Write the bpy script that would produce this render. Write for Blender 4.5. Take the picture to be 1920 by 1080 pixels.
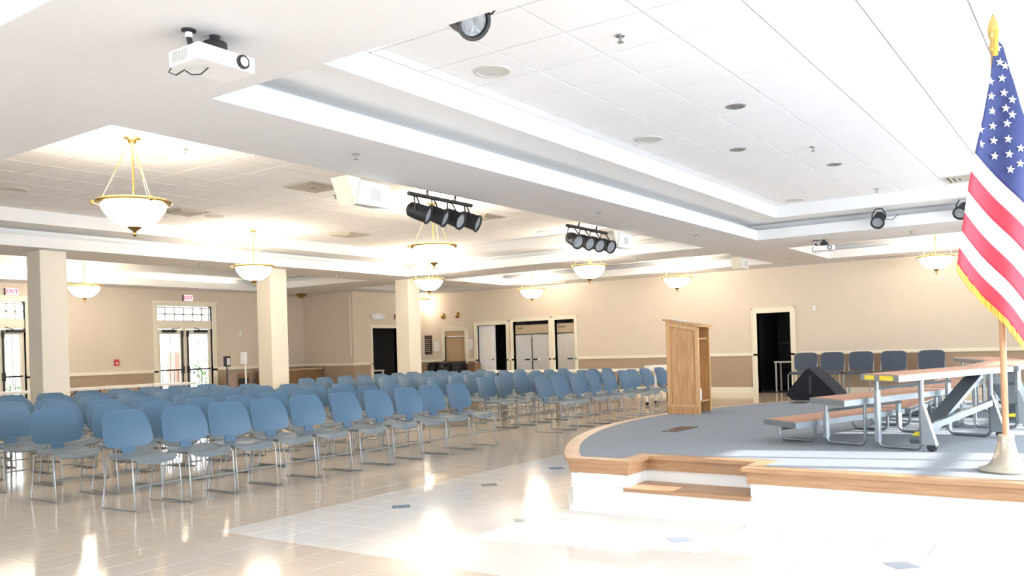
import bpy, bmesh, math, random
from mathutils import Vector, Matrix
random.seed(7)
for o in list(bpy.data.objects): bpy.data.objects.remove(o, do_unlink=True)
scene = bpy.context.scene
C = scene.collection
# ------------------------------------------------------------------ camera
F, YAW, PITCH, ROLL, CXP, CYP, CAMH = 1599.67, 0.610028, 0.003387, -0.029197, 960.0, 648.88, 1.30
_f = Vector((math.cos(PITCH)*math.cos(YAW), math.cos(PITCH)*math.sin(YAW), math.sin(PITCH)))
_r = Vector((math.sin(YAW), -math.cos(YAW), 0)); _u = _r.cross(_f)
RV = math.cos(ROLL)*_r + math.sin(ROLL)*_u; UV = -math.sin(ROLL)*_r + math.cos(ROLL)*_u; WV = _f
cam_d = bpy.data.cameras.new('camera'); cam = bpy.data.objects.new('camera', cam_d); C.objects.link(cam)
m = Matrix.Identity(4)
for i in range(3): m[i][0], m[i][1], m[i][2] = RV[i], UV[i], -WV[i]
m[2][3] = CAMH; cam.matrix_world = m
cam_d.sensor_fit = 'HORIZONTAL'; cam_d.sensor_width = 36; cam_d.lens = F/1920*36; cam_d.shift_y = (CYP-540)/1920
cam_d.clip_start = .05; cam_d.clip_end = 300
scene.camera = cam
# ------------------------------------------------------------------ world, sun, daylight, exposure
w = bpy.data.worlds.new('world'); scene.world = w; w.use_nodes = True
bg = w.node_tree.nodes['Background']; bg.inputs[0].default_value = (.86, .93, 1, 1); bg.inputs[1].default_value = 3.2
sun_d = bpy.data.lights.new('sun', 'SUN'); sun_d.energy = 8; sun_d.angle = math.radians(.6); sun_d.color = (1, .98, .95)
sun = bpy.data.objects.new('sun', sun_d); C.objects.link(sun)
sun.rotation_euler = Vector((-.25, .93, -.36)).to_track_quat('-Z', 'Y').to_euler()
def area(name, loc, direction, sx, sy, power, col):
    d = bpy.data.lights.new(name, 'AREA'); d.shape = 'RECTANGLE'; d.size = sx; d.size_y = sy; d.energy = power; d.color = col
    o = bpy.data.objects.new(name, d); C.objects.link(o); o.location = loc
    o.rotation_euler = Vector(direction).to_track_quat('-Z', 'Z').to_euler(); return o
DAY = (.80, .90, 1)
# daylight entering through the windows of the two walls behind and beside the viewer
for k, yy in enumerate((-1.2, 1.6, 4.6, 8.0, 12.0)):
    area('window_daylight', (-2.38, yy, 1.7), (1, 0, -.05), 1.9, 1.9, 20, DAY)
for k, xx in enumerate((4.2, 7.4, 10.6, 13.8)):
    area('window_daylight', (xx, -3.08, 1.75), (0, 1, -.05), 1.9, 1.9, 95, DAY)
scene.view_settings.view_transform = 'Standard'; scene.view_settings.look = 'None'
scene.view_settings.exposure = 1.0; scene.view_settings.gamma = 1; scene.view_settings.use_curve_mapping = False

# ------------------------------------------------------------------ pixel -> world helpers (direction only; distance from a surface)
def ray(x, y): return WV + RV*((x-CXP)/F) - UV*((y-CYP)/F)
def onz(x, y, z): d = ray(x, y); t = (z-CAMH)/d.z; return Vector((d.x*t, d.y*t, z))
def onx(x, y, X): d = ray(x, y); t = X/d.x; return Vector((X, d.y*t, CAMH+d.z*t))
def ony(x, y, Y): d = ray(x, y); t = Y/d.y; return Vector((d.x*t, Y, CAMH+d.z*t))
def atd(x, y, D): d = ray(x, y); return Vector((d.x*D, d.y*D, CAMH+d.z*D))

# ------------------------------------------------------------------ materials
MATS = {}
def mat(name, col, rough=.6, metal=0, spec=.5, noise=0, nscale=20, emit=None, estr=0, bump=0, bscale=60, trans=0, coat=0):
    if name in MATS: return MATS[name]
    M = bpy.data.materials.new(name); M.use_nodes = True; nt = M.node_tree; b = nt.nodes['Principled BSDF']
    b.inputs['Base Color'].default_value = (*col, 1); b.inputs['Roughness'].default_value = rough
    b.inputs['Metallic'].default_value = metal; b.inputs['Specular IOR Level'].default_value = spec
    b.inputs['Transmission Weight'].default_value = trans; b.inputs['Coat Weight'].default_value = coat
    if emit: b.inputs['Emission Color'].default_value = (*emit, 1); b.inputs['Emission Strength'].default_value = estr
    tc = nt.nodes.new('ShaderNodeTexCoord')
    if noise:
        n = nt.nodes.new('ShaderNodeTexNoise'); n.inputs['Scale'].default_value = nscale; n.inputs['Detail'].default_value = 5
        nt.links.new(tc.outputs['Object'], n.inputs['Vector'])
        r = nt.nodes.new('ShaderNodeMapRange'); r.inputs['To Min'].default_value = 1-noise; r.inputs['To Max'].default_value = 1+noise
        nt.links.new(n.outputs['Fac'], r.inputs['Value'])
        mx = nt.nodes.new('ShaderNodeMix'); mx.data_type = 'RGBA'; mx.blend_type = 'MULTIPLY'; mx.inputs['Factor'].default_value = 1
        mx.inputs['A'].default_value = (*col, 1); nt.links.new(r.outputs['Result'], mx.inputs['B']); nt.links.new(mx.outputs['Result'], b.inputs['Base Color'])
    if bump:
        n2 = nt.nodes.new('ShaderNodeTexNoise'); n2.inputs['Scale'].default_value = bscale; nt.links.new(tc.outputs['Object'], n2.inputs['Vector'])
        bp = nt.nodes.new('ShaderNodeBump'); bp.inputs['Strength'].default_value = bump; bp.inputs['Distance'].default_value = .01
        nt.links.new(n2.outputs['Fac'], bp.inputs['Height']); nt.links.new(bp.outputs['Normal'], b.inputs['Normal'])
    MATS[name] = M; return M
def wood(name, c1, c2, scale=(18, 18, 1.2), rough=.4):
    if name in MATS: return MATS[name]
    M = mat(name, c1, rough); nt = M.node_tree; b = nt.nodes['Principled BSDF']
    tc = nt.nodes.new('ShaderNodeTexCoord'); mp = nt.nodes.new('ShaderNodeMapping'); mp.inputs['Scale'].default_value = scale
    n = nt.nodes.new('ShaderNodeTexNoise'); n.inputs['Scale'].default_value = 2.2; n.inputs['Detail'].default_value = 7; n.inputs['Distortion'].default_value = .9
    cr = nt.nodes.new('ShaderNodeValToRGB'); cr.color_ramp.elements[0].position = .35; cr.color_ramp.elements[1].position = .68
    cr.color_ramp.elements[0].color = (*c2, 1); cr.color_ramp.elements[1].color = (*c1, 1)
    nt.links.new(tc.outputs['Object'], mp.inputs['Vector']); nt.links.new(mp.outputs['Vector'], n.inputs['Vector'])
    nt.links.new(n.outputs['Fac'], cr.inputs['Fac']); nt.links.new(cr.outputs['Color'], b.inputs['Base Color']); return M
def gridmat(name, col, line, sx, sy, lw, rough, ox=0, oy=0, coat=0, noise=.03):
    # flat surface with thin square joints, for surfaces too far away to show single pieces
    M = mat(name, col, rough, noise=noise, nscale=9, coat=coat); nt = M.node_tree; b = nt.nodes['Principled BSDF']
    src = b.inputs['Base Color'].links[0].from_socket
    tc = nt.nodes.new('ShaderNodeTexCoord'); sp = nt.nodes.new('ShaderNodeSeparateXYZ'); nt.links.new(tc.outputs['Object'], sp.inputs[0])
    outs = []
    for ax, s, o in (('X', sx, ox), ('Y', sy, oy)):
        a = nt.nodes.new('ShaderNodeMath'); a.operation = 'SUBTRACT'; nt.links.new(sp.outputs[ax], a.inputs[0]); a.inputs[1].default_value = o - 100*s
        md = nt.nodes.new('ShaderNodeMath'); md.operation = 'MODULO'; nt.links.new(a.outputs[0], md.inputs[0]); md.inputs[1].default_value = s
        lt = nt.nodes.new('ShaderNodeMath'); lt.operation = 'LESS_THAN'; nt.links.new(md.outputs[0], lt.inputs[0]); lt.inputs[1].default_value = lw; outs.append(lt)
    mxm = nt.nodes.new('ShaderNodeMath'); mxm.operation = 'MAXIMUM'; nt.links.new(outs[0].outputs[0], mxm.inputs[0]); nt.links.new(outs[1].outputs[0], mxm.inputs[1])
    mx = nt.nodes.new('ShaderNodeMix'); mx.data_type = 'RGBA'; nt.links.new(mxm.outputs[0], mx.inputs['Factor']); nt.links.new(src, mx.inputs['A']); mx.inputs['B'].default_value = (*line, 1)
    nt.links.new(mx.outputs['Result'], b.inputs['Base Color']); return M

M_SOFFIT = mat('soffit_paint', (.74, .74, .76), .8, noise=.015, nscale=4)
M_FASCIA = mat('fascia_paint', (.82, .82, .82), .7)
M_TILE = mat('acoustic_tile', (.88, .88, .89), .95, noise=.03, nscale=160, bump=.15, bscale=300)
M_TEE = mat('ceiling_tee', (.62, .62, .65), .6)
M_WALL = mat('beige_wall_paint', (.68, .595, .49), .75, noise=.03, nscale=14)
M_WAIN = mat('tan_wainscot', (.40, .305, .215), .75, noise=.06, nscale=60)
M_CREAM = mat('cream_trim', (.82, .77, .63), .45)
M_WHITE = mat('white_paint', (.85, .85, .83), .5)
M_COLUMN = mat('column_paint', (.78, .72, .61), .7)
M_OAK = wood('oak', (.60, .33, .13), (.42, .20, .07))
M_OAKH = wood('oak_long', (.50, .30, .16), (.37, .20, .10), (2, 1.2, 20))
M_BROWN = wood('brown_laminate', (.30, .17, .09), (.22, .12, .06))
M_STEEL = mat('galvanised_steel', (.30, .33, .35), .4, metal=.8, noise=.06, nscale=25)
M_CHROME = mat('chair_chrome', (.36, .37, .38), .38, metal=.8)
M_SHELL = mat('blue_plastic', (.075, .155, .25), .42, noise=.03, nscale=30, bump=.05, bscale=400)
M_SEATM = mat('blue_seat_lit_grey', (.16, .20, .23), .5, noise=.03, nscale=30)  # blue greyed in the colour, painting in the light on the seat tops
M_GREYF = mat('grey_upholstery', (.075, .095, .135), .9, noise=.12, nscale=120)
M_BLACK = mat('black_paint', (.018, .018, .02), .5)
M_BLACKF = mat('black_carpet_covering', (.010, .011, .016), .95, noise=.2, nscale=200)
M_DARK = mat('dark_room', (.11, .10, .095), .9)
M_BRASS = mat('brass', (.72, .50, .17), .25, metal=1)
M_BRASSD = mat('antique_brass', (.40, .24, .08), .35, metal=1)
M_BOWL = mat('frosted_bowl', (.95, .93, .88), .4, emit=(1, .90, .74), estr=5.5)
M_LENS = mat('lamp_lens', (.55, .58, .62), .12, spec=.8)
M_PLAST = mat('white_plastic', (.80, .81, .82), .4)
M_GRILLE = mat('speaker_grille', (.62, .61, .58), .8)
M_VENT = mat('vent_metal', (.55, .50, .43), .5)
M_RED = mat('red_plastic', (.55, .05, .04), .4)
M_EXIT = mat('exit_face', (.9, .6, .6), .5, emit=(1, .55, .58), estr=.9)
M_EXITL = mat('exit_letters', (.8, .02, .05), .5, emit=(1, .03, .10), estr=.9)
M_YELLOW = mat('yellow_tape', (.85, .68, .04), .5)
M_CARPET = mat('stage_carpet', (.255, .275, .30), .95, noise=.22, nscale=90, bump=.4, bscale=260)
M_RTOP = mat('riser_carpet', (.50, .27, .17), .95, noise=.2, nscale=140)
M_TABLE = mat('white_tabletop', (.83, .80, .74), .45)
M_GLASS = mat('clear_glass', (1, 1, 1), .02, trans=1)
M_ACCENT = mat('blue_grey_tile', (.20, .24, .30), .12, coat=.3)
M_STAIN = mat('stainless_steel', (.55, .54, .52), .3, metal=.8, noise=.12, nscale=3)
M_PAPER = mat('paper', (.80, .78, .75), .8)
M_DKBROWN = mat('bronze_plaque', (.06, .04, .03), .4)
M_TAN = mat('tan_shutter', (.50, .36, .21), .6)
M_BRICK = mat('outside_brick', (.42, .22, .17), .9, noise=.2, nscale=8)
M_PAVE = mat('outside_paving', (.6, .58, .55), .9)
M_LEAF = mat('outside_foliage', (.10, .22, .05), .9, noise=.3, nscale=10)
M_FRED = mat('flag_red', (.62, .04, .07), .7); M_FWHITE = mat('flag_white', (.85, .83, .84), .7); M_FBLUE = mat('flag_blue', (.035, .05, .17), .7)
M_FRINGE = mat('gold_fringe', (.80, .48, .06), .7, noise=.25, nscale=90)
M_POLE = wood('pole_oak', (.62, .36, .20), (.5, .26, .13))

# ------------------------------------------------------------------ mesh builder
class MB:
    def __init__(s): s.v = []; s.f = []
    def add(s, vs, fs):
        n = len(s.v); s.v += [tuple(p) for p in vs]; s.f += [tuple(i+n for i in f) for f in fs]; return s
    def quad(s, a, b, c, d): return s.add([a, b, c, d], [(0, 1, 2, 3)])
    def box(s, x0, x1, y0, y1, z0, z1):
        return s.add([(x0,y0,z0),(x1,y0,z0),(x1,y1,z0),(x0,y1,z0),(x0,y0,z1),(x1,y0,z1),(x1,y1,z1),(x0,y1,z1)],
                     [(0,3,2,1),(4,5,6,7),(0,1,5,4),(1,2,6,5),(2,3,7,6),(3,0,4,7)])
    def cbox(s, cx, cy, cz, sx, sy, sz): return s.box(cx-sx/2, cx+sx/2, cy-sy/2, cy+sy/2, cz-sz/2, cz+sz/2)
    def beam(s, a, b, wd, ht, up=(0,0,1)):
        a = Vector(a); b = Vector(b); d = (b-a).normalized(); u = Vector(up)
        if abs(d.dot(u)) > .99: u = Vector((1,0,0))
        x = d.cross(u).normalized()*wd/2; y = x.cross(d).normalized()*ht/2
        return s.add([a-x-y,a+x-y,a+x+y,a-x+y,b-x-y,b+x-y,b+x+y,b-x+y], [(0,3,2,1),(4,5,6,7),(0,1,5,4),(1,2,6,5),(2,3,7,6),(3,0,4,7)])
    def tube(s, pts, r, n=8, closed=False):
        pts = [Vector(p) for p in pts]; L = len(pts); rings = []
        prev = None
        for i, p in enumerate(pts):
            a = pts[(i-1) % L] if (closed or i > 0) else pts[i]; b = pts[(i+1) % L] if (closed or i < L-1) else pts[i]
            t = (b-a).normalized()
            if prev is None: ref = Vector((0,0,1)) if abs(t.z) < .9 else Vector((1,0,0)); x = t.cross(ref).normalized()
            else: x = (prev - t*prev.dot(t)).normalized()
            prev = x; y = t.cross(x); rr = r[i] if isinstance(r, (list, tuple)) else r
            rings.append([p + x*rr*math.cos(2*math.pi*k/n) + y*rr*math.sin(2*math.pi*k/n) for k in range(n)])
        vs = [q for rg in rings for q in rg]; fs = []
        for i in range(L if closed else L-1):
            j = (i+1) % L
            for k in range(n): fs.append((i*n+k, i*n+(k+1) % n, j*n+(k+1) % n, j*n+k))
        if not closed: fs.append(tuple(range(n-1, -1, -1))); fs.append(tuple((L-1)*n+k for k in range(n)))
        return s.add(vs, fs)
    def lathe(s, prof, n=24, c=(0,0,0), axis=None):
        # prof: [(r, z)...]; axis: direction replacing +Z
        q = Vector(axis).to_track_quat('Z', 'Y').to_matrix() if axis is not None else Matrix.Identity(3)
        c = Vector(c); vs = []; fs = []; L = len(prof)
        for r, z in prof:
            for k in range(n): vs.append(c + q @ Vector((r*math.cos(2*math.pi*k/n), r*math.sin(2*math.pi*k/n), z)))
        for i in range(L-1):
            for k in range(n): fs.append((i*n+k, i*n+(k+1) % n, (i+1)*n+(k+1) % n, (i+1)*n+k))
        if prof[0][0] > 1e-4: fs.append(tuple(range(n-1, -1, -1)))
        if prof[-1][0] > 1e-4: fs.append(tuple((L-1)*n+k for k in range(n)))
        return s.add(vs, fs)
    def prism(s, poly, z0, z1):
        n = len(poly)
        return s.add([(x, y, z0) for x, y in poly]+[(x, y, z1) for x, y in poly],
                     [tuple(range(n-1, -1, -1)), tuple(range(n, 2*n))]+[(i, (i+1) % n, n+(i+1) % n, n+i) for i in range(n)])
    def build(s, name, material, parent=None, smooth=False, bevel=0, loc=None):
        me = bpy.data.meshes.new(name); me.from_pydata(s.v, [], s.f)
        bm = bmesh.new(); bm.from_mesh(me); bmesh.ops.remove_doubles(bm, verts=bm.verts, dist=1e-5)
        if bevel: bmesh.ops.bevel(bm, geom=[e for e in bm.edges if e.is_manifold and e.calc_face_angle(0) > .6], offset=bevel, segments=2, affect='EDGES', profile=.6)
        bmesh.ops.recalc_face_normals(bm, faces=bm.faces); bm.to_mesh(me); bm.free()
        if smooth:
            for p in me.polygons: p.use_smooth = True
            me.set_sharp_from_angle(angle=math.radians(40))
        me.materials.append(material)
        o = bpy.data.objects.new(name, me); C.objects.link(o)
        if parent is not None: o.parent = parent
        if loc is not None: o.location = loc
        return o
def tag(o, label=None, cat=None, group=None, kind=None):
    if label: o['label'] = label
    if cat: o['category'] = cat
    if group: o['group'] = group
    if kind: o['kind'] = kind
    return o
def thing(name, label, cat, loc=(0,0,0), rz=0, group=None):
    o = bpy.data.objects.new(name, None); C.objects.link(o); o.location = loc; o.rotation_euler = (0,0,rz); o.empty_display_size = .1
    return tag(o, label, cat, group)
def copy_tree(o, parent=None):
    c = o.copy(); C.objects.link(c)
    if parent is not None: c.parent = parent
    for ch in list(o.children): copy_tree(ch, c)
    return c
def struct(mb, name, material, **k): return tag(mb.build(name, material, **k), kind='structure')

# ------------------------------------------------------------------ room shell
XW, YW, XN, YR = 21.3, 20.5, -2.5, -3.2       # far wall, window wall, wall behind the viewer, wall beside the stage
ZS, ZG, ZT = 3.15, 3.66, 4.05                 # soffit, tile ceiling, slab
# -- floor: base with near region sunk for separately laid tiles
TX0, TX1, TY0, TY1, TS = 2.44, 7.93, .61, 7.32, .305
M_FLOOR = gridmat('vinyl_floor', (.66, .555, .44), (.56, .47, .37), TS, TS, .004, .10)
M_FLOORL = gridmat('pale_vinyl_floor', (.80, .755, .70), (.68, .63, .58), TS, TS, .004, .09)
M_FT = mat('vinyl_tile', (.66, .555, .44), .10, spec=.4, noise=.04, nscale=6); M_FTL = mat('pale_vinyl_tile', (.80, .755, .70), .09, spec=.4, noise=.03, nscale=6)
LX0, LY1 = 3.965, 5.49                         # pale inset starts here
b = MB(); b.quad((XN,YR,0),(TX0,YR,0),(TX0,YW,0),(XN,YW,0)); b.quad((TX1,YR,0),(XW+6,YR,0),(XW+6,YW,0),(TX1,YW,0))
b.quad((TX0,YR,0),(TX1,YR,0),(TX1,TY0,0),(TX0,TY0,0)); b.quad((TX0,TY1,0),(TX1,TY1,0),(TX1,YW,0),(TX0,YW,0)); b.quad((TX0-.3,TY0-.3,-.012),(TX1+.3,TY0-.3,-.012),(TX1+.3,TY1+.3,-.012),(TX0-.3,TY1+.3,-.012))
floor = struct(b, 'floor', M_FLOOR)
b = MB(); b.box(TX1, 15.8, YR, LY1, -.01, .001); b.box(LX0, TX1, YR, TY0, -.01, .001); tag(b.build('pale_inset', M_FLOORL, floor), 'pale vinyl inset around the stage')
tb = MB(); g = .0015; tb.box(g, TS-g, g, TS-g, -.01, 0)
proto_t = tb.build('floor_tile', M_FT, floor, bevel=.0012); proto_l = tb.build('floor_tile', M_FTL, floor, bevel=.0012)
cand = []
nx, ny = round((TX1-TX0)/TS), round((TY1-TY0)/TS)
for i in range(nx):
    for j in range(ny):
        x, y = TX0+i*TS, TY0+j*TS; c = Vector((x+TS/2, y+TS/2, -CAMH)); d = c.dot(WV)
        px, py = CXP+F*c.dot(RV)/d, CYP-F*c.dot(UV)/d
        vis = d > .5 and -60 < px < 1980 and py < 1130 and not (x > 5.9 and y < 3.3)
        cand.append((d if vis else 99, i, j))
cand.sort(); usedp = usedl = False; rest = MB(); restl = MB()
for k, (d, i, j) in enumerate(cand):
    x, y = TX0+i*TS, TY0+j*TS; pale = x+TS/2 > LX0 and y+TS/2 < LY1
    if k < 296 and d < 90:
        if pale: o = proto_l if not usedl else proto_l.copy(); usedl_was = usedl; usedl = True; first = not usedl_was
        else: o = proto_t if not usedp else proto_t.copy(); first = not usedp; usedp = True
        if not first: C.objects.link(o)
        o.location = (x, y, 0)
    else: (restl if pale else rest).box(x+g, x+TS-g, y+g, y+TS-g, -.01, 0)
tag(rest.build('floor_tile_field', M_FT, floor), kind='stuff'); tag(restl.build('pale_tile_field', M_FTL, floor), kind='stuff')
# diamond accent tiles
for q in ((752,950),(917,909),(1043,878),(982,975),(1275,1012),(1690,1060)):
    p = onz(*q, 0); s = .105
    MB().prism([(p.x-s,p.y),(p.x,p.y-s),(p.x+s,p.y),(p.x,p.y+s)], .0, .0016).build('accent_tile', M_ACCENT, floor)

# -- ceiling: soffit plane with tray openings
TRAYS = {'near_stage': (-2.0,2.25,-2.4,5.2), 'near_hall': (-2.0,2.25,6.36,14.0), 'near_aisle': (-2.0,2.25,15.35,19.7),
         'stage': (3.79,15.35,-2.4,5.2), 'hall': (3.71,15.7,6.37,14.02), 'aisle': (3.75,15.7,15.35,19.7),
         'far_stage': (17.1,20.1,-2.4,5.18), 'far_hall': (17.12,20.15,6.45,14.2), 'far_corner': (17.2,20.15,15.4,17.45)}
xb = sorted({XN, XW+.1}|{v for t in TRAYS.values() for v in t[:2]}); yb = sorted({YR-.1, YW+.1}|{v for t in TRAYS.values() for v in t[2:]})
b = MB()
for i in range(len(xb)-1):
    for j in range(len(yb)-1):
        cx, cy = (xb[i]+xb[i+1])/2, (yb[j]+yb[j+1])/2
        if not any(t[0] < cx < t[1] and t[2] < cy < t[3] for t in TRAYS.values()): b.quad((xb[i],yb[j],ZS),(xb[i+1],yb[j],ZS),(xb[i+1],yb[j+1],ZS),(xb[i],yb[j+1],ZS))
struct(b, 'ceiling', M_SOFFIT)
struct(MB().box(XN-.2, XW+6, YR-.2, YW+.2, ZT, ZT+.15), 'ceiling', M_SOFFIT)  # unseen roof slab, added above the trays to block outside light
M_GRID = gridmat('distant_tile_ceiling', (.86,.86,.87), (.62,.62,.65), .62, .62, .014, .95)
def ring(b, o0, o1, t, z0, z1):
    # ring of quads between offset o0 at z0 and o1 at z1 (offset positive = outward)
    x0,x1,y0,y1 = t
    A = [(x0-o0,y0-o0,z0),(x1+o0,y0-o0,z0),(x1+o0,y1+o0,z0),(x0-o0,y1+o0,z0)]; B = [(x0-o1,y0-o1,z1),(x1+o1,y0-o1,z1),(x1+o1,y1+o1,z1),(x0-o1,y1+o1,z1)]
    for k in range(4): b.quad(A[k],A[(k+1)%4],B[(k+1)%4],B[k])
tile_b = MB(); tw, th = .617, .632; tile_b.box(.006, tw-.006, .006, th-.006, 0, .018)
tile_proto = None
for nm, t in TRAYS.items():
    b = MB(); ring(b, 0, 0, t, ZS, 3.33); ring(b, 0, .03, t, 3.33, 3.33); ring(b, .03, .03, t, 3.33, 3.30); ring(b, .03, .26, t, 3.30, 3.30); ring(b, .26, .26, t, 3.30, 3.45); ring(b, .26, -.5, t, 3.45, 3.45); ring(b, -.5, -.5, t, 3.45, ZG)
    par = struct(b, 'ceiling', M_FASCIA)
    x0,x1,y0,y1 = t[0]+.5,t[1]-.5,t[2]+.5,t[3]-.5
    if nm in ('stage', 'hall'):
        MB().quad((x0,y0,ZG+.016),(x1,y0,ZG+.016),(x1,y1,ZG+.016),(x0,y1,ZG+.016)).build('tee_grid', M_TEE, par)
        ax, ay = (4.888, 2.648) if nm == 'stage' else (4.62, 7.2)
        i0 = math.floor((x0-ax)/tw); j0 = math.floor((y0-ay)/th)
        i = i0
        while ax+i*tw < x1-.02:
            j = j0
            while ay+j*th < y1-.02:
                xa, xe, ya, ye = max(ax+i*tw, x0), min(ax+(i+1)*tw, x1), max(ay+j*th, y0), min(ay+(j+1)*th, y1)
                if xe-xa > .05 and ye-ya > .05:
                    if xe-xa > tw-.01 and ye-ya > th-.01:
                        if tile_proto is None: tile_proto = tile_b.build('ceiling_tile', M_TILE, par, bevel=.003); o = tile_proto
                        else: o = tile_proto.copy(); C.objects.link(o); o.parent = par
                        o.location = (xa, ya, ZG)
                    else: MB().box(.006, xe-xa-.006, .006, ye-ya-.006, 0, .018).build('ceiling_tile', M_TILE, par, loc=(xa, ya, ZG))
                j += 1
            i += 1
    else: MB().quad((x0,y0,ZG),(x1,y0,ZG),(x1,y1,ZG),(x0,y1,ZG)).build('tile_field', M_GRID, par)

# -- walls.  wall(axis position, span, openings) made of boxes round the openings
def wall_pieces(b, axis, p0, p1, a0, a1, z0, z1, opens):
    # openings: (a, b, zlo, zhi)
    def bx(u0, u1, w0, w1):
        if u1-u0 < 1e-4 or w1-w0 < 1e-4: return
        if axis == 'x': b.box(p0, p1, u0, u1, w0, w1)
        else: b.box(u0, u1, p0, p1, w0, w1)
    cur = a0
    for (oa, ob, ol, oh) in sorted(opens):
        if ob <= a0 or oa >= a1: continue
        oa = max(oa, a0); ob = min(ob, a1)
        bx(cur, oa, z0, z1)
        if ol > z0: bx(oa, ob, z0, min(ol, z1))
        if oh < z1: bx(oa, ob, max(oh, z0), z1)
        cur = ob
    bx(cur, a1, z0, z1)
RB, RT, BT = .95, 1.03, .15      # chair rail bottom / top, baseboard top
def full_wall(name, axis, p, side, a0, a1, opens, trimno, skip=0):
    # side: -1 when the room lies at smaller coordinate
    th_ = .16; q0, q1 = (p, p+th_) if side < 0 else (p-th_, p)
    b = MB(); wall_pieces(b, axis, q0, q1, a0+skip, a1, RT, ZT, opens); wall_pieces(b, axis, q0, q1, a0+skip, a1, 0, RT, opens); wl = struct(b, name, M_WALL)
    def lay(z0, z1, t, m, nm, par=None):
        b = MB(); r0, r1 = (p-t, p) if side < 0 else (p, p+t); wall_pieces(b, axis, r0, r1, a0, a1, z0, z1, opens); return b.build(nm, m, par)
    lay(BT, RB, .006, M_WAIN, 'wainscot', wl)
    tag(lay(RB, RB+.045, .03, M_CREAM, 'trim_%d' % trimno), kind='structure'); tag(lay(RB+.045, RT, .015, M_CREAM, 'trim_%d' % trimno), kind='structure')
    tag(lay(0, BT, .016, M_CREAM, 'baseboard_' + name.split('_')[1]), kind='structure')
    return wl
def yx(px, py=640, X=XW): return onx(px, py, X).y
def xy(px, py=640, Y=YW): return ony(px, py, Y).x
# openings on the far wall, from right to left in y
OP = {'store': (yx(1483), yx(1420), 0, 2.02), 'single': (yx(1078), yx(1041), 0, 2.12), 'double': (yx(1030), yx(963), 0, 2.12),
      'kitchen': (yx(950), yx(896), 0, 2.06), 'shutter': (yx(872), yx(834), .93, 1.93)}
XA = 18.05; YC = 18.35
full_wall('wall_far', 'x', XW, -1, YR, YC, list(OP.values()), 1)
# projecting block in the far corner with the exit doorway
XA = 18.05; YC = 18.35
op_exit = (ony(698, 640, YC).x, ony(746, 640, YC).x, 0, 2.06)
full_wall('wall_corner', 'y', YC, -1, XA, XW, [op_exit], 2, .16)
full_wall('wall_return', 'x', XA, -1, YC, YW, [], 3)
# window wall with the glazed double doors
D1 = (xy(295), xy(398), 0, 2.72); D2 = (xy(-52), xy(48), 0, 2.72)
full_wall('wall_left', 'y', YW, -1, XN, XA, [D1, D2], 4)
# wall behind the viewer and wall beside the stage, with window openings
nw = [(y-.95, y+.95, .75, 2.65) for y in (-1.2, 1.6, 4.6, 8.0, 12.0)]; rw = [(x-.95, x+.95, .8, 2.7) for x in (4.2, 7.4, 10.6, 13.8)]
b = MB(); wall_pieces(b, 'x', XN-.16, XN, YR, YW, 0, ZT, nw); struct(b, 'wall_near', M_WALL)
b = MB(); wall_pieces(b, 'y', YR-.16, YR, XN, XW, 0, ZT, rw); struct(b, 'wall_right', M_WALL)
wn = 3
for (a, bb, z0, z1) in rw:
    b = MB()
    for k in range(5): b.box(a+k*(bb-a)/4-.025, a+k*(bb-a)/4+.025, YR-.12, YR-.06, z0, z1)
    for k in range(4): b.box(a, bb, YR-.12, YR-.06, z0+k*(z1-z0)/3-.025, z0+k*(z1-z0)/3+.025)
    struct(b, 'window_%d' % wn, M_WHITE); wn += 1
for (a, bb, z0, z1) in nw:
    b = MB()
    for k in range(3): b.box(XN-.12, XN-.06, a+k*(bb-a)/2-.025, a+k*(bb-a)/2+.025, z0, z1)
    for k in range(4): b.box(XN-.12, XN-.06, a, bb, z0+k*(z1-z0)/3-.025, z0+k*(z1-z0)/3+.025)
    struct(b, 'window_%d' % wn, M_WHITE); wn += 1
# -- columns
for k, (cx, cy) in enumerate(((7.03, 14.28), (11.80, 14.40), (16.22, 14.50))):
    s = .44
    o = struct(MB().box(cx, cx+s, cy, cy+s, 0, ZS), 'wall_column', M_COLUMN, bevel=.012)
    b = MB(); b.box(cx-.015, cx+s+.015, cy-.015, cy+s+.015, 0, .15); b.build('column_base', M_CREAM, o)

# -- door casings on the far walls
def casing(name, X, op, wd=.13, t=.03, no=1):
    ya, yb_, z0, z1 = op; b = MB()
    b.box(X-t, X+.16, ya-wd, ya, z0, z1+wd); b.box(X-t, X+.16, yb_, yb_+wd, z0, z1+wd); b.box(X-t, X+.16, ya, yb_, z1, z1+wd)
    b.box(X-t-.012, X-t, ya-wd, ya-wd+.03, z0, z1+wd); b.box(X-t-.012, X-t, yb_+wd-.03, yb_+wd, z0, z1+wd); b.box(X-t-.012, X-t, ya-wd, yb_+wd, z1+wd-.03, z1+wd)
    if z0 > .1: b.box(X-t-.02, X+.16, ya-wd, yb_+wd, z0-.05, z0)
    return struct(b, 'door_%d' % no, M_CREAM)
casing('store', XW, OP['store'], no=1); casing('single', XW, OP['single'], .10, no=2); casing('double', XW, OP['double'], .10, no=3); casing('kitchen', XW, OP['kitchen'], .12, no=4)
sh = casing('shutter', XW, OP['shutter'], .11, no=5); 
b = MB(); xa, xe, _, z1 = op_exit; wd = .10
b.box(xa-wd, xa, YC-.03, YC+.16, 0, z1+wd); b.box(xe, xe+wd, YC-.03, YC+.16, 0, z1+wd); b.box(xa, xe, YC-.03, YC+.16, z1, z1+wd); struct(b, 'door_6', M_CREAM)
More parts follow.
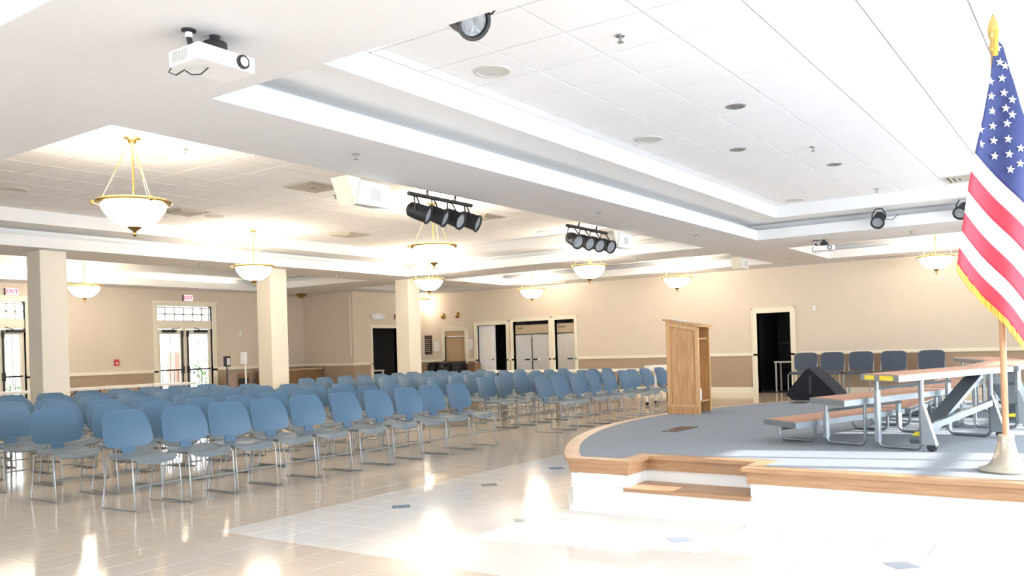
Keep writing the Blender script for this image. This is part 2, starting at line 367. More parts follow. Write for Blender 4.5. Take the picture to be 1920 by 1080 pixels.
for fc in (((xa-.3,YC+.165,0),(xa-.3,YW-.02,0),(xa-.3,YW-.02,2.6),(xa-.3,YC+.165,2.6)), ((xe+.5,YC+.165,0),(xe+.5,YW-.02,0),(xe+.5,YW-.02,2.6),(xe+.5,YC+.165,2.6)), ((xa-.3,YW-.02,0),(xe+.5,YW-.02,0),(xe+.5,YW-.02,2.6),(xa-.3,YW-.02,2.6)), ((xa-.3,YC+.165,2.6),(xe+.5,YC+.165,2.6),(xe+.5,YW-.02,2.6),(xa-.3,YW-.02,2.6))):
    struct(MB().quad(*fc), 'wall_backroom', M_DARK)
b = MB(); a0, a1, _, _ = OP['shutter']
for k in range(12): b.box(XW+.05, XW+.075+.008*(k % 2), a0, a1, .93+k*.0685, .93+(k+1)*.0685)
b.build('roller_shutter', M_TAN, sh); MB().box(XW+.0, XW+.09, a0, a1, 1.755, 1.93).build('shutter_hood', M_TAN, sh)
# dark rooms beyond the openings
for (o_, X) in ((OP['store'], XW), (OP['kitchen'], XW)):
    a0, a1 = o_[0]-.5, o_[1]+.5; xx = X+.165; xe = X+3.2 if X == XW else XW-.02
    if X == XW: a1 = min(a1, 17.4); a0 = max(a0, OP['double'][1]+.06) if o_ is OP['kitchen'] else a0
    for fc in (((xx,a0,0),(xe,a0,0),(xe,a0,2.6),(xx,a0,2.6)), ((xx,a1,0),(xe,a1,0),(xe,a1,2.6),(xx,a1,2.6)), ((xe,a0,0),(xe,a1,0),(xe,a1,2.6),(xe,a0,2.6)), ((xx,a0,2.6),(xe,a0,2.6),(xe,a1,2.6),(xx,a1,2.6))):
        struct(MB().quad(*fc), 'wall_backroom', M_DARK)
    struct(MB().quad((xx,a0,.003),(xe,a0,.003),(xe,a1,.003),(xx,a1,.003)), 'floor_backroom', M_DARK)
# fridge alcove
for o_ in (OP['single'], OP['double']):
    b = MB(); a0, a1 = o_[0]-.04, o_[1]+.04; xx = XW+.165; xe = XW+1.0
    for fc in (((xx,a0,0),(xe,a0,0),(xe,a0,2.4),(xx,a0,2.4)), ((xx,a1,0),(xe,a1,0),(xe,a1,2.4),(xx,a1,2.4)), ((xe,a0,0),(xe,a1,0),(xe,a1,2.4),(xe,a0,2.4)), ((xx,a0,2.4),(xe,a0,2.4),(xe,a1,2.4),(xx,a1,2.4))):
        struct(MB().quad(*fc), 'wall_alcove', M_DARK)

# -- glazed double doors in the window wall
def double_door(no, D, label):
    x0, x1, _, zt = D; y = YW; b = MB(); w_ = .13
    b.box(x0-w_, x0, y-.03, y+.16, 0, zt+w_); b.box(x1, x1+w_, y-.03, y+.16, 0, zt+w_); b.box(x0, x1, y-.03, y+.16, zt, zt+w_); b.box(x0-w_-.03, x1+w_+.03, y-.06, y-.03, zt+w_-.04, zt+w_)
    fr = struct(b, 'door_%d' % no, M_CREAM)
    zt1 = 2.10; b = MB(); b.box(x0, x1, y+.02, y+.12, zt1, zt1+.22); b.build('transom_bar', M_CREAM, fr)
    # transom lights: six panes wide, two high
    z0, z1 = zt1+.22, zt-.04; b = MB()
    for k in range(7): xx = x0+(x1-x0)*k/6; b.box(xx-.018, xx+.018, y+.05, y+.09, z0, z1)
    for k in range(3): zz = z0+(z1-z0)*k/2; b.box(x0, x1, y+.05, y+.09, zz-.018, zz+.018)
    tr = b.build('transom_frame', M_WHITE, fr)
    for k in range(6):
        for l in range(2):
            MB().box(x0+(x1-x0)*k/6+.018, x0+(x1-x0)*(k+1)/6-.018, y+.067, y+.073, z0+(z1-z0)*l/2+.018, z0+(z1-z0)*(l+1)/2-.018).build('pane', M_GLASS, tr)
    xm = (x0+x1)/2; b = MB(); b.box(xm-.03, xm+.03, y+.04, y+.11, 0, zt1); b.build('mullion', M_CREAM, fr)
    for (a, c, sgn) in ((x0+.01, xm-.035, 1), (xm+.035, x1-.01, -1)):
        b = MB(); st = .10
        b.box(a, a+st, y+.05, y+.095, .01, zt1-.01); b.box(c-st, c, y+.05, y+.095, .01, zt1-.01); b.box(a+st, c-st, y+.05, y+.095, zt1-.14, zt1-.01); b.box(a+st, c-st, y+.05, y+.095, .01, .26)
        lf = b.build('door_leaf', M_CREAM, fr)
        MB().box(a+st, c-st, y+.069, y+.075, .26, zt1-.14).build('glass_pane', M_GLASS, lf)
        nb = MB(); nb.box((a+c)/2-.012, (a+c)/2+.012, y+.06, y+.068, .26, zt1-.14); nb.build('glazing_bar', M_CREAM, lf)
        hx = c-.05 if sgn > 0 else a+.05
        b = MB(); b.cbox(hx, y+.02, 1.0, .06, .06, .20); b.box(min(a, c)+.08, max(a, c)-.08, y-.03, y+.0, .985, 1.02); b.cbox(hx, y+.03, (zt1+.25)/2, .03, .03, zt1-.35); b.cbox(hx, y+.02, zt1-.13, .05, .06, .16); b.build('panic_bar', M_BLACK, lf)
        b = MB(); b.cbox((a+c)/2-.05*sgn, y+.0, zt1-.06, .38, .09, .07); b.beam(((a+c)/2, y-.02, zt1-.02), ((a+c)/2+.2*sgn, y-.06, zt1+.03), .02, .015); b.build('door_closer', M_BLACK, lf)
    return fr
double_door(7, D1, ''); double_door(8, D2, '')
# outside beyond the glass: paving, brick pier, railing, shrubs
tag(MB().box(XN, XW, YW+.2, YW+9, -.2, -.03).build('outside_ground', M_PAVE), kind='structure')
pc = ony(331, 640, YW+3.2)
par = thing('brick_pier', 'red brick pier standing outside the glazed double doors', 'pier', (pc.x, YW+3.2, -.03))
MB().box(-.2,.2,-.2,.2,0,1.55).build('pier_core', M_PAVE, par)
for k in range(18):
    for s_ in range(2):
        MB().box(-.215+.215*s_+.006*(k%2), -.215+.215*s_+.205, -.215, .215, k*.085+.008, k*.085+.08).build('brick', M_BRICK, par)
for cx, lab in ((xy(320, 640, YW+1.9), 'black metal railing outside the glazed doors with the brick pier'), (xy(20, 640, YW+1.9), 'black metal railing outside the glazed doors behind the first square column')):
    r_ = thing('metal_railing', lab, 'railing', (cx, YW+1.9, -.03)); b = MB(); b.box(-1.6,1.6,-.02,.02,.98,1.02); b.box(-1.6,1.6,-.02,.02,.1,.13); b.build('rail', M_BLACK, r_)
    for k in range(25): MB().box(-1.6+k*.13-.008, -1.6+k*.13+.008, -.008, .008, 0, .99).build('baluster', M_BLACK, r_)
for k, (px, hh) in enumerate(((384, 1.3), (12, .8))):
    c = ony(px, 640, YW+4.5); b = MB()
    for _ in range(160):
        a = Vector((random.gauss(0,.35), random.gauss(0,.3), abs(random.gauss(hh*.5, hh*.3)))); r = .09
        d1 = Vector((random.uniform(-1,1), random.uniform(-1,1), random.uniform(-1,1)))*r; d2 = Vector((random.uniform(-1,1), random.uniform(-1,1), random.uniform(-1,1)))*r
        b.quad(a, a+d1, a+d1+d2, a+d2)
    tag(b.build('shrub', M_LEAF, loc=(c.x, YW+4.5, -.03)), ['leafy green shrub outside the doors beside the brick pier', 'low green shrub outside the doors behind the first square column'][k], 'shrub')

# ------------------------------------------------------------------ stage
SH = .42; AC = Vector((9.45, -1.6)); AR = 6.29
a_l = math.atan2(5.16, -3.6); a_r = math.atan2(5.16, 3.6)
arc = [(AC.x+AR*math.cos(a_r+(a_l-a_r)*k/40), AC.y+AR*math.sin(a_r+(a_l-a_r)*k/40)) for k in range(41)]
FX, AX = 5.85, 6.19; YA, YB2 = 3.04, 2.11
outline = arc + [(FX, YA), (AX, YA), (AX, YB2), (FX, YB2), (FX, YR+.02), (13.05, YR+.02)]
def inset(poly, d):
    n = len(poly); A = sum(poly[i][0]*poly[(i+1)%n][1]-poly[(i+1)%n][0]*poly[i][1] for i in range(n)); s = 1 if A > 0 else -1; out = []
    for i in range(n):
        p0, p1, p2 = Vector(poly[i-1]), Vector(poly[i]), Vector(poly[(i+1)%n]); d1 = (p1-p0).normalized(); d2 = (p2-p1).normalized()
        n1 = Vector((-d1.y, d1.x))*s; n2 = Vector((-d2.y, d2.x))*s; k = 1+n1.dot(n2)
        q = p1+(n1+n2)*(d/max(k, .3)); out.append((q.x, q.y))
    return out
stage = thing('stage_platform', 'low carpeted stage with oak edge, curved side and white panelled front', 'stage', (0,0,0))
def ringstrip(b, pa, pb, z0, z1):
    n = len(pa)
    b.add([(x,y,z0) for x,y in pa]+[(x,y,z1) for x,y in pb], [(i,(i+1)%n,n+(i+1)%n,n+i) for i in range(n)])
core = inset(outline, .02)
b = MB(); ringstrip(b, core, core, 0, .31); b.build('white_skirt', M_WHITE, stage)
oak_o = inset(outline, .0); b = MB(); ringstrip(b, oak_o, oak_o, .305, .395); ringstrip(b, oak_o, core, .305, .305); b.build('oak_band', M_OAKH, stage)
nose = inset(outline, -.03); inn = inset(outline, .10)
b = MB(); ringstrip(b, nose, nose, .39, SH); ringstrip(b, nose, oak_o, .39, .39); ringstrip(b, nose, inn, SH, SH); b.build('oak_edge', M_OAKH, stage, bevel=0)
b = MB(); b.add([(x,y,SH+.001) for x,y in inset(outline, .095)], [tuple(range(len(outline)))]); b.build('carpet', M_CARPET, stage)
bs = inset(outline, -.012); b = MB(); ringstrip(b, bs, bs, 0, .035); ringstrip(b, bs, core, .035, .045); b.build('base_moulding', M_WHITE, stage)
b = MB(); b.box(FX-.004, FX+.02, YA, 3.55, .185, .205); b.box(FX-.004, FX+.02, YR+.05, YB2, .185, .205); b.box(FX-.002, FX+.02, 3.50, 3.54, .205, .30); b.box(FX-.002, FX+.02, YA, YA+.04, .205, .30); b.build('panel_rail', M_WHITE, stage)
b = MB(); b.box(FX-.035, AX+.02, YB2-.03, YA+.03, .185, .215); b.build('step_tread', M_OAKH, stage, bevel=.008)
MB().box(FX+.001, AX+.02, YB2-.03, YA+.03, 0, .185).build('step_riser', M_WHITE, stage)
for k, q in enumerate(((1282, 803), (1262, 808), (1500, 803-48))):
    p = onz(*q, SH); s_ = (.14, .10) if k != 1 else (.10, .08)
    tag(MB().box(-s_[0], s_[0], -s_[1], s_[1], 0, .004).build('floor_outlet', M_DKBROWN, loc=(p.x, p.y, SH+.0015)), ['long dark floor box cover set in the stage carpet', 'small dark floor box cover beside the long one on stage', 'dark floor box cover by the black stage monitor'][k], 'outlet')

# ------------------------------------------------------------------ audience chairs
def chair_proto():
    t = thing('stacking_chair', 'x', 'chair')
    # seat: shallow dished shell with rolled front edge
    n, mm = 12, 10; vs = []; top = []
    def zs(u, v): return .455 + .018*u*u - .020*math.sin(math.pi*min(1, v*1.05)) - .055*max(0, (.16-v)/.16)**2 + .012*max(0, (v-.8)/.2)
    def outl(v): return .228*(1-.25*max(0, (abs(v-.5)-.36)/.14)**2.2)
    b = MB()
    for layer in (0, -.012):
        vs = []
        for j in range(mm+1):
            v = j/mm
            for i in range(n+1):
                u = -1+2*i/n; vs.append((u*outl(v), -.23+.43*v, zs(u, v)+layer))
        b.add(vs, [(j*(n+1)+i, j*(n+1)+i+1, (j+1)*(n+1)+i+1, (j+1)*(n+1)+i) for j in range(mm) for i in range(n)])
    N = (n+1)*(mm+1); rim = [i for i in range(n+1)]+[(j*(n+1)+n) for j in range(1, mm+1)]+[mm*(n+1)+i for i in range(n-1, -1, -1)]+[j*(n+1) for j in range(mm-1, 0, -1)]
    b.f += [(rim[k], rim[(k+1)%len(rim)], rim[(k+1)%len(rim)]+N, rim[k]+N) for k in range(len(rim))]
    b.build('seat', M_SEATM, t, smooth=True)
    # backrest shell
    b = MB(); n, mm = 14, 10
    def bz(u, v):
        zt = .852 - .012*u*u - .075*max(0, (abs(u)-.62)/.38)**2.6; zb = .512 + .020*u*u + .03*max(0, (abs(u)-.8)/.2)**2; return zb+(zt-zb)*v
    def bw(v): return .240*(1-.07*max(0, (v-.3)/.7)**1.6)
    for layer in (0, .013):
        vs = []
        for j in range(mm+1):
            v = j/mm
            for i in range(n+1):
                u = -1+2*i/n; z = bz(u, v); vs.append((u*bw(v), .205+.30*(z-.53)*.95-.035*u*u-.012*math.sin(math.pi*v)+layer+.0, z))
        b.add(vs, [(j*(n+1)+i, j*(n+1)+i+1, (j+1)*(n+1)+i+1, (j+1)*(n+1)+i) for j in range(mm) for i in range(n)])
    N = (n+1)*(mm+1); rim = [i for i in range(n+1)]+[(j*(n+1)+n) for j in range(1, mm+1)]+[mm*(n+1)+i for i in range(n-1, -1, -1)]+[j*(n+1) for j in range(mm-1, 0, -1)]
    b.f += [(rim[k], rim[(k+1)%len(rim)], rim[(k+1)%len(rim)]+N, rim[k]+N) for k in range(len(rim))]
    b.build('backrest', M_SHELL, t, smooth=True)
    b = MB(); b.add([(-.065,.17,.43),(.065,.17,.43),(.055,.215,.57),(-.055,.215,.57),(-.065,.185,.425),(.065,.185,.425),(.055,.235,.57),(-.055,.235,.57)], [(0,1,2,3),(7,6,5,4),(0,4,5,1),(1,5,6,2),(2,6,7,3),(3,7,4,0)]); b.build('back_support', M_SHELL, t)
    for s in (-1, 1):
        x = .232*s; pts = [(x*.93,-.19,.437),(x,-.205,.41),(x,-.235,.03),(x,-.228,.010),(x,-.20,.0065),(x,.21,.0065),(x,.238,.010),(x,.245,.03),(x,.16,.41),(x*.93,.145,.437)]
        MB().tube(pts+[pts[0]], .0065, 7).build('sled_leg', M_CHROME, t, smooth=True)
    MB().tube([(-.232,-.222,.21),(.232,-.222,.21)], .0072, 7).build('crossbar', M_CHROME, t, smooth=True)
    return t
ORD = ['first','second','third','fourth','fifth','sixth','seventh','eighth','ninth','tenth','eleventh']
proto = chair_proto(); first = True
ROWY = [7.05, 8.17, 9.28, 10.36, 11.44, 12.5]
secs = [('west', 4.33, .529, 10), ('east', 11.30, .53, 9)]
for r, ry in enumerate(ROWY):
    for sec, x0, pit, n in secs:
        for k in range(n):
            x = x0 + pit*k + (-.06 if r % 2 else .0) + random.uniform(-.02,.02); y = ry + random.uniform(-.035,.035) + (.06*random.random() if sec == 'east' else 0)
            o = proto if first else copy_tree(proto); first = False
            o.location = (x, y, 0); o.rotation_euler = (0, 0, random.uniform(-.05,.05))
            seat = ORD[n-1-k] if sec == 'west' else ORD[k]
            where = 'on the column side away from the refrigerators' if sec == 'west' else 'on the refrigerator side of the aisle'
            o['label'] = 'blue plastic chair, %s row from the stage, %s seat from the aisle, %s' % (ORD[r], seat, 'column side' if sec == 'west' else 'refrigerator side')
            o['category'] = 'chair'; o['group'] = 'blue audience chairs in rows'

# ------------------------------------------------------------------ lectern
lec = thing('lectern', 'oak lectern with sloping top and open shelves standing on the stage', 'lectern', (10.02, 4.19, SH+.001), math.radians(6))
# local: x along room x (width .46), y from 0 (open speaker side) to .42 (audience side)
W_, DP, HF, HB = .50, .40, 1.09, 1.17
def side_poly(x0, x1):
    b = MB(); b.add([(x0,0,0),(x0,DP,0),(x0,DP,HB),(x0,0,HF),(x1,0,0),(x1,DP,0),(x1,DP,HB),(x1,0,HF)], [(0,3,2,1),(4,5,6,7),(0,1,5,4),(1,2,6,5),(2,3,7,6),(3,0,4,7)]); return b
side_poly(0, .022).build('side_panel', M_OAK, lec); side_poly(W_-.022, W_).build('side_panel', M_OAK, lec)
MB().box(.022, W_-.022, DP-.02, DP, 0, HB).build('front_panel', M_OAK, lec)
b = MB(); b.box(-.012, 0, 0, DP+.012, 0, .09); b.box(-.012, W_+.012, DP, DP+.012, 0, .09); b.build('plinth', M_OAK, lec)
b = MB(); b.box(-.016, 0, 0, .03, .09, HF); b.box(-.016, 0, DP-.05, DP, .09, HB-.01); b.box(-.016, 0, .03, DP-.05, .09, .12)
b.add([(-.016,.03,HF-.045),(-.016,DP-.05,HB-.06),(-.016,DP-.05,HB-.012),(-.016,.03,HF+.004),(0,.03,HF-.045),(0,DP-.05,HB-.06),(0,DP-.05,HB-.012),(0,.03,HF+.004)], [(0,3,2,1),(4,5,6,7),(0,1,5,4),(1,2,6,5),(2,3,7,6),(3,0,4,7)]); b.build('side_frame', wood('oak_light', (.66,.39,.18), (.52,.28,.11)), lec)
b = MB(); b.box(-.016, .03, -.012, 0, .0, HF-.01); b.box(W_-.03, W_+.012, -.012, 0, 0, HF-.01); b.build('front_stile', wood('oak_light', (.66,.39,.18), (.52,.28,.11)), lec)
for z in (.14, .93): MB().box(.022, W_-.022, .01, DP-.02, z, z+.02).build('shelf', M_OAK, lec)
b = MB(); b.add([(-.035,-.04,HF-.008),(W_+.035,-.04,HF-.008),(W_+.035,DP+.03,HB+.006),(-.035,DP+.03,HB+.006)]+[(-.035,-.04,HF+.018),(W_+.035,-.04,HF+.018),(W_+.035,DP+.03,HB+.032),(-.035,DP+.03,HB+.032)], [(0,3,2,1),(4,5,6,7),(0,1,5,4),(1,2,6,5),(2,3,7,6),(3,0,4,7)]); b.build('sloping_top', M_OAK, lec)
pp_ = lec.location; tag(MB().add([(.06,.20,HF+.0705),(.40,.20,HF+.0705),(.40,.41,HF+.1125),(.06,.41,HF+.1125),(.06,.20,HF+.0735),(.40,.20,HF+.0735),(.40,.41,HF+.1155),(.06,.41,HF+.1155)], [(0,3,2,1),(4,5,6,7),(0,1,5,4),(1,2,6,5),(2,3,7,6),(3,0,4,7)]).build('paper_sheet', M_PAPER, loc=(10.02,4.19,SH+.001)), 'white paper sheet lying on the lectern top', 'paper').rotation_euler = (0,0,math.radians(6))
bt = thing('spray_bottle', 'small white spray bottle standing on the lectern lower shelf', 'bottle', (10.02+.12, 4.19+.045, SH+.163))
MB().lathe([(.026,0),(.03,.01),(.03,.13),(.012,.17),(.012,.19)], 14).build('bottle_body', M_PLAST, bt, smooth=True); MB().lathe([(.016,.185),(.016,.225),(.008,.235)], 12).build('bottle_cap', M_WHITE, bt)

# ------------------------------------------------------------------ choral risers
def riser(name, origin, ang, label, flare=False):
    t = thing(name, label, 'riser', (origin[0], origin[1], SH+.001), ang, 'folding choral risers on the stage')
    # local x along the treads, local y negative = away from the audience
    for i in range(3):
        z = .20*(i+1); y0, y1 = -.46*i, -.46*(i+1)+.012; L = 1.52; f0, f1 = (-.0, -.19-.03*i) if flare else (-.07*i, -.07*(i+1)); g0, g1 = .07*i, .07*(i+1)
        poly = [(f0, y0), (f1, y1), (L+g1, y1), (L+g0, y0)]
        MB().prism([(x, y) for x, y in poly], z-.05, z-.004).build('tread_frame', M_STEEL, t)
        MB().prism(inset(poly, .03), z-.004, z+.001).build('tread_carpet', M_RTOP, t)
        for e, xo in enumerate((.16, L-.16)):
            ya, yb_ = y0-.05, y1+.05
            pts = [(xo,ya,z-.05),(xo,ya,.05),(xo,ya-.025,.018),(xo,ya-.05,.014),(xo,yb_+.05,.014),(xo,yb_+.025,.018),(xo,yb_,.05),(xo,yb_,z-.05)]
            MB().tube(pts, .014, 8).build('leg_frame', M_STEEL, t, smooth=True)
        MB().tube([(.16,y0-.07,max(.1,z-.12)),(L-.16,y0-.07,max(.1,z-.12))], .012, 7).build('stretcher', M_STEEL, t)
        if i: 
            for xo in (.16, L-.16): MB().box(xo-.03, xo+.03, y0-.062, y0-.036, .05, z-.14).build('channel_post', M_STEEL, t)
    for xo in (.16, L-.16):
        b = MB(); b.add([(xo-.02,-1.33,.05),(xo-.02,-1.44,.05),(xo-.02,-1.345,.36),(xo-.02,-1.325,.36),(xo+.02,-1.33,.05),(xo+.02,-1.44,.05),(xo+.02,-1.345,.36),(xo+.02,-1.325,.36)], [(0,3,2,1),(4,5,6,7),(0,1,5,4),(1,2,6,5),(2,3,7,6),(3,0,4,7)]); b.build('wheel_bracket', M_STEEL, t)
        MB().lathe([(.0,-.02),(.035,-.018),(.035,.018),(.0,.02)], 16, (xo,-1.40,.036), (1,0,0)).build('wheel', M_BLACK, t)
        MB().tube([(xo,-1.33,.05),(xo,-1.33,.55)], .018, 8).build('rear_post', M_STEEL, t, smooth=True)
    b = MB(); b.beam((.22,-1.26,.06), (1.36,-1.20,.53), .13, .035, (0,0,1)); b.build('diagonal_brace', M_STEEL, t)
    b = MB(); b.beam((.18,-1.345,.17), (L-.2,-1.345,.30), .03, .05); b.build('cross_brace', M_STEEL, t)
    if flare:
        A_, B_ = Vector((0,-.92)), Vector((-.25,-1.368)); nn = Vector((-.873,.487))*.004
        for fa, fb_ in ((.13,.38),(.53,.86)):
            p0, p1 = A_.lerp(B_, fa), A_.lerp(B_, fb_); q0, q1 = p0+nn, p1+nn
            MB().prism([(p0.x,p0.y),(p1.x,p1.y),(q1.x,q1.y),(q0.x,q0.y)], .557, .591).build('yellow_tape', M_YELLOW, t)
    b = MB(); b.beam((.28,-1.258,.086), (.335,-1.256,.109), .135, .04); b.build('brace_tape', M_YELLOW, t)
    return t
riser('choral_riser', (7.44, 2.51), math.atan2(-.295, .955), 'three tier folding riser nearest the flag, yellow taped top step corner', True)
riser('choral_riser', (9.02, 2.03), 0, 'three tier folding riser between the two angled risers')
riser('choral_riser', (10.64, 2.06), math.atan2(.295, .955), 'three tier folding riser beside the black stage monitor and back chairs')

# ------------------------------------------------------------------ stage monitor wedge
p = onz(1520, 751, SH)
mon = thing('stage_monitor', 'large black carpeted wedge loudspeaker at the back of the stage', 'speaker', (p.x, p.y, SH+.001))
prof = [(.36,.08), (.26,0), (-.32,0), (-.37,.08), (-.25,.22), (.02,.48)]; n = len(prof)
MB().add([(0,y,z) for y,z in prof]+[(.62,y,z) for y,z in prof], [tuple(range(n-1,-1,-1)), tuple(range(n,2*n))]+[(k,(k+1)%n,n+(k+1)%n,n+k) for k in range(n)]).build('cabinet', M_BLACKF, mon, bevel=.008)
MB().add([(.05,.345,.117),(.57,.345,.117),(.57,.06,.452),(.05,.06,.452),(.05,.353,.122),(.57,.353,.122),(.57,.068,.459),(.05,.068,.459)], [(0,1,2,3),(7,6,5,4),(0,4,5,1),(1,5,6,2),(2,6,7,3),(3,7,4,0)]).build('speaker_grille', M_BLACK, mon)
MB().box(-.006,0,-.02,.02,.10,.36).build('corner_strip', mat('grey_seam',(.04,.04,.045),.9), mon)

# ------------------------------------------------------------------ chairs against the far wall
def back_chair(x, y, rz, label):
    t = thing('upholstered_chair', label, 'chair', (x, y, 0), rz, 'grey upholstered chairs along the far wall')
    def pad(w2, h2, rr, n=24):
        pts = []
        for k in range(n):
            a = 2*math.pi*k/n; c, s = math.cos(a), math.sin(a); e = 2/5
            pts.append((w2*abs(c)**e*(1 if c >= 0 else -1), h2*abs(s)**e*(1 if s >= 0 else -1)))
        return pts
    P = pad(.235, .19, .05); b = MB(); n = len(P)
    b.add([(x_, .20+.10*(z_+.19), .68+z_) for x_, z_ in P]+[(x_, .24+.10*(z_+.19), .68+z_) for x_, z_ in P], [tuple(range(n-1,-1,-1)), tuple(range(n,2*n))]+[(i,(i+1)%n,n+(i+1)%n,n+i) for i in range(n)])
    b.build('backrest', M_GREYF, t, bevel=.008)
    P = pad(.24, .22, .05); b = MB(); b.prism(P, .43, .48); b.build('seat', M_GREYF, t, bevel=.01)
    for s in (-1, 1):
        MB().tube([(.24*s,-.20,.0),(.24*s,-.20,.43),(.24*s,.19,.43),(.225*s,.25,.80)], .011, 7).build('side_frame', M_CHROME, t)
        MB().tube([(.24*s,.23,.0),(.24*s,.19,.43)], .011, 7).build('rear_leg', M_CHROME, t)
    t.scale = (1.16, 1.16, 1.16); return t
names5 = ['beside the storeroom doorway', 'second from the storeroom doorway', 'third from the storeroom doorway', 'fourth from the storeroom doorway', 'fifth from the storeroom doorway']
for k, px in enumerate((1510, 1560, 1614, 1675, 1746)):
    c = onx(px, 668, 20.75); back_chair(20.5, c.y, math.radians(90)*-1, 'grey upholstered chair against the far wall, %s' % names5[k])

# ------------------------------------------------------------------ flag on stand
fb = onz(1888, 884, SH); FD = (Vector((fb.x, fb.y, SH))-Vector((0,0,CAMH))).dot(WV)
flag = thing('flag_stand', 'striped and starred flag with gold fringe on an oak pole with a bell shaped base', 'flag', (fb.x, fb.y, SH+.001))
loc0 = Vector((fb.x, fb.y, SH+.001))
MB().lathe([(.165,0),(.17,.012),(.16,.022),(.13,.03),(.10,.05),(.075,.09),(.06,.14),(.05,.19),(.046,.21),(.05,.22),(.046,.235),(.028,.24)], 28).build('bell_base', mat('base_metal', (.52,.47,.38), .3, metal=.7), flag, smooth=True)
MB().lathe([(.020,.235),(.020,2.72),(.0,2.73)], 14).build('pole', M_POLE, flag, smooth=True)
MB().lathe([(.02,2.70),(.03,2.73),(.018,2.77),(.03,2.80),(.034,2.84),(.025,2.89),(.012,2.92),(.0,2.95)], 14).build('finial', M_BRASS, flag, smooth=True)
def fp(px, py, off): return atd(px, py, FD-.09-off)-loc0
def left_edge(t):      # photo outline of the hanging edge
    P = [(1866,72),(1856,150),(1843,220),(1827,290),(1817,340),(1808,400),(1800,450),(1795,494)]
    s = t*(len(P)-1); i = min(int(s), len(P)-2); f = s-i; return (P[i][0]*(1-f)+P[i+1][0]*f, P[i][1]*(1-f)+P[i+1][1]*f)
def right_lim(py): return min(2010, 1876+max(0, py-75)*.30) if py < 300 else min(2010, 1944+(py-300)*.5)
def fold(px, t): return .035*math.sin((px-1790)/17.0+t*2.2)*min(1, t*2.5+.15)
rows = 52; cols = 26; canton_t = 3/7
grid = []
for j in range(rows+1):
    t = j/rows; x0, y0 = left_edge(t); row = []
    slope = 0.95+.25*t
    # walk down the diagonal until the right limit
    L = 0
    while L < 230 and x0+L < right_lim(y0+slope*L): L += 2
    for i in range(cols+1):
        s = L*i/cols; px = x0+s; py = y0+slope*s+6*math.sin(s/20.0)*t; row.append(fp(px, py, fold(px, t)))
    grid.append(row)
def stripe_of(j):      # rows below the canton: six stripes, white first
    t = (j+.5)/rows
    if t < canton_t: return 'b'
    k = int((t-canton_t)/(1-canton_t)*6); return 'w' if k % 2 == 0 else 'r'
for key, mt, nm in (('b', M_FBLUE, 'canton'), ('w', M_FWHITE, 'white_stripe'), ('r', M_FRED, 'red_stripe')):
    j = 0
    while j < rows:
        if stripe_of(j) != key: j += 1; continue
        j2 = j
        while j2 < rows and stripe_of(j2) == key: j2 += 1
        b = MB()
        vs = [grid[jj][i] for jj in range(j, j2+1) for i in range(cols+1)]
        b.add(vs, [(a*(cols+1)+i, a*(cols+1)+i+1, (a+1)*(cols+1)+i+1, (a+1)*(cols+1)+i) for a in range(j2-j) for i in range(cols)])
        o = b.build(nm, mt, flag, smooth=True); md = o.modifiers.new('thickness', 'SOLIDIFY'); md.thickness = .003
        j = j2
# gold fringe along the bottom edge and up the hoist
b = MB(); e = grid[rows]
for i in range(cols):
    for k in range(3):
        a = e[i].lerp(e[i+1], k/3); c = e[i].lerp(e[i+1], (k+.85)/3); d = Vector((0,0,-.05-.006*random.random())); b.quad(a, c, c+d, a+d)
fo = b.build('fringe', M_FRINGE, flag); md = fo.modifiers.new('thickness', 'SOLIDIFY'); md.thickness = .006
b = MB(); hp = [fp(1864, 58, .0), fp(1869, 58, .0), fp(1868, 105, .0), fp(1861, 105, .0)]; b.quad(*hp); fo = b.build('hoist_fringe', M_FRINGE, flag); md = fo.modifiers.new('thickness', 'SOLIDIFY'); md.thickness = .02
for (zx, zy) in ((333,268),(345,350),(375,370),(292,457),(357,440),(297,541),(368,522),(415,560),(302,624),(378,609),(415,645),(305,709),(386,694),(235,728),(310,791),(392,782),(238,811),(316,878),(398,867),(462,833),(405,953),(460,920))+tuple(((x-1760)*3, y*3) for x, y in ((1932,290),(1930,342),(1930,388),(1950,338),(1949,384),(1949,426),(1969,384),(1969,432))):
    px, py = 1760+zx/3, zy/3; b = MB(); pts = []
    for k in range(10):
        r = 8.4 if k % 2 == 0 else 3.4; a = -math.pi/2+k*math.pi/5+.1; pts.append((px+r*math.cos(a), py+r*math.sin(a)))
    t_ = min(1, max(0, (py-72)/420)); off = fold(px, t_)+.012
    V = [fp(x, y, off) for x, y in pts]; cc = fp(px, py, off)
    b.add([cc]+V, [(0, 1+k, 1+(k+1) % 10) for k in range(10)]); b.build('star', M_FWHITE, flag)

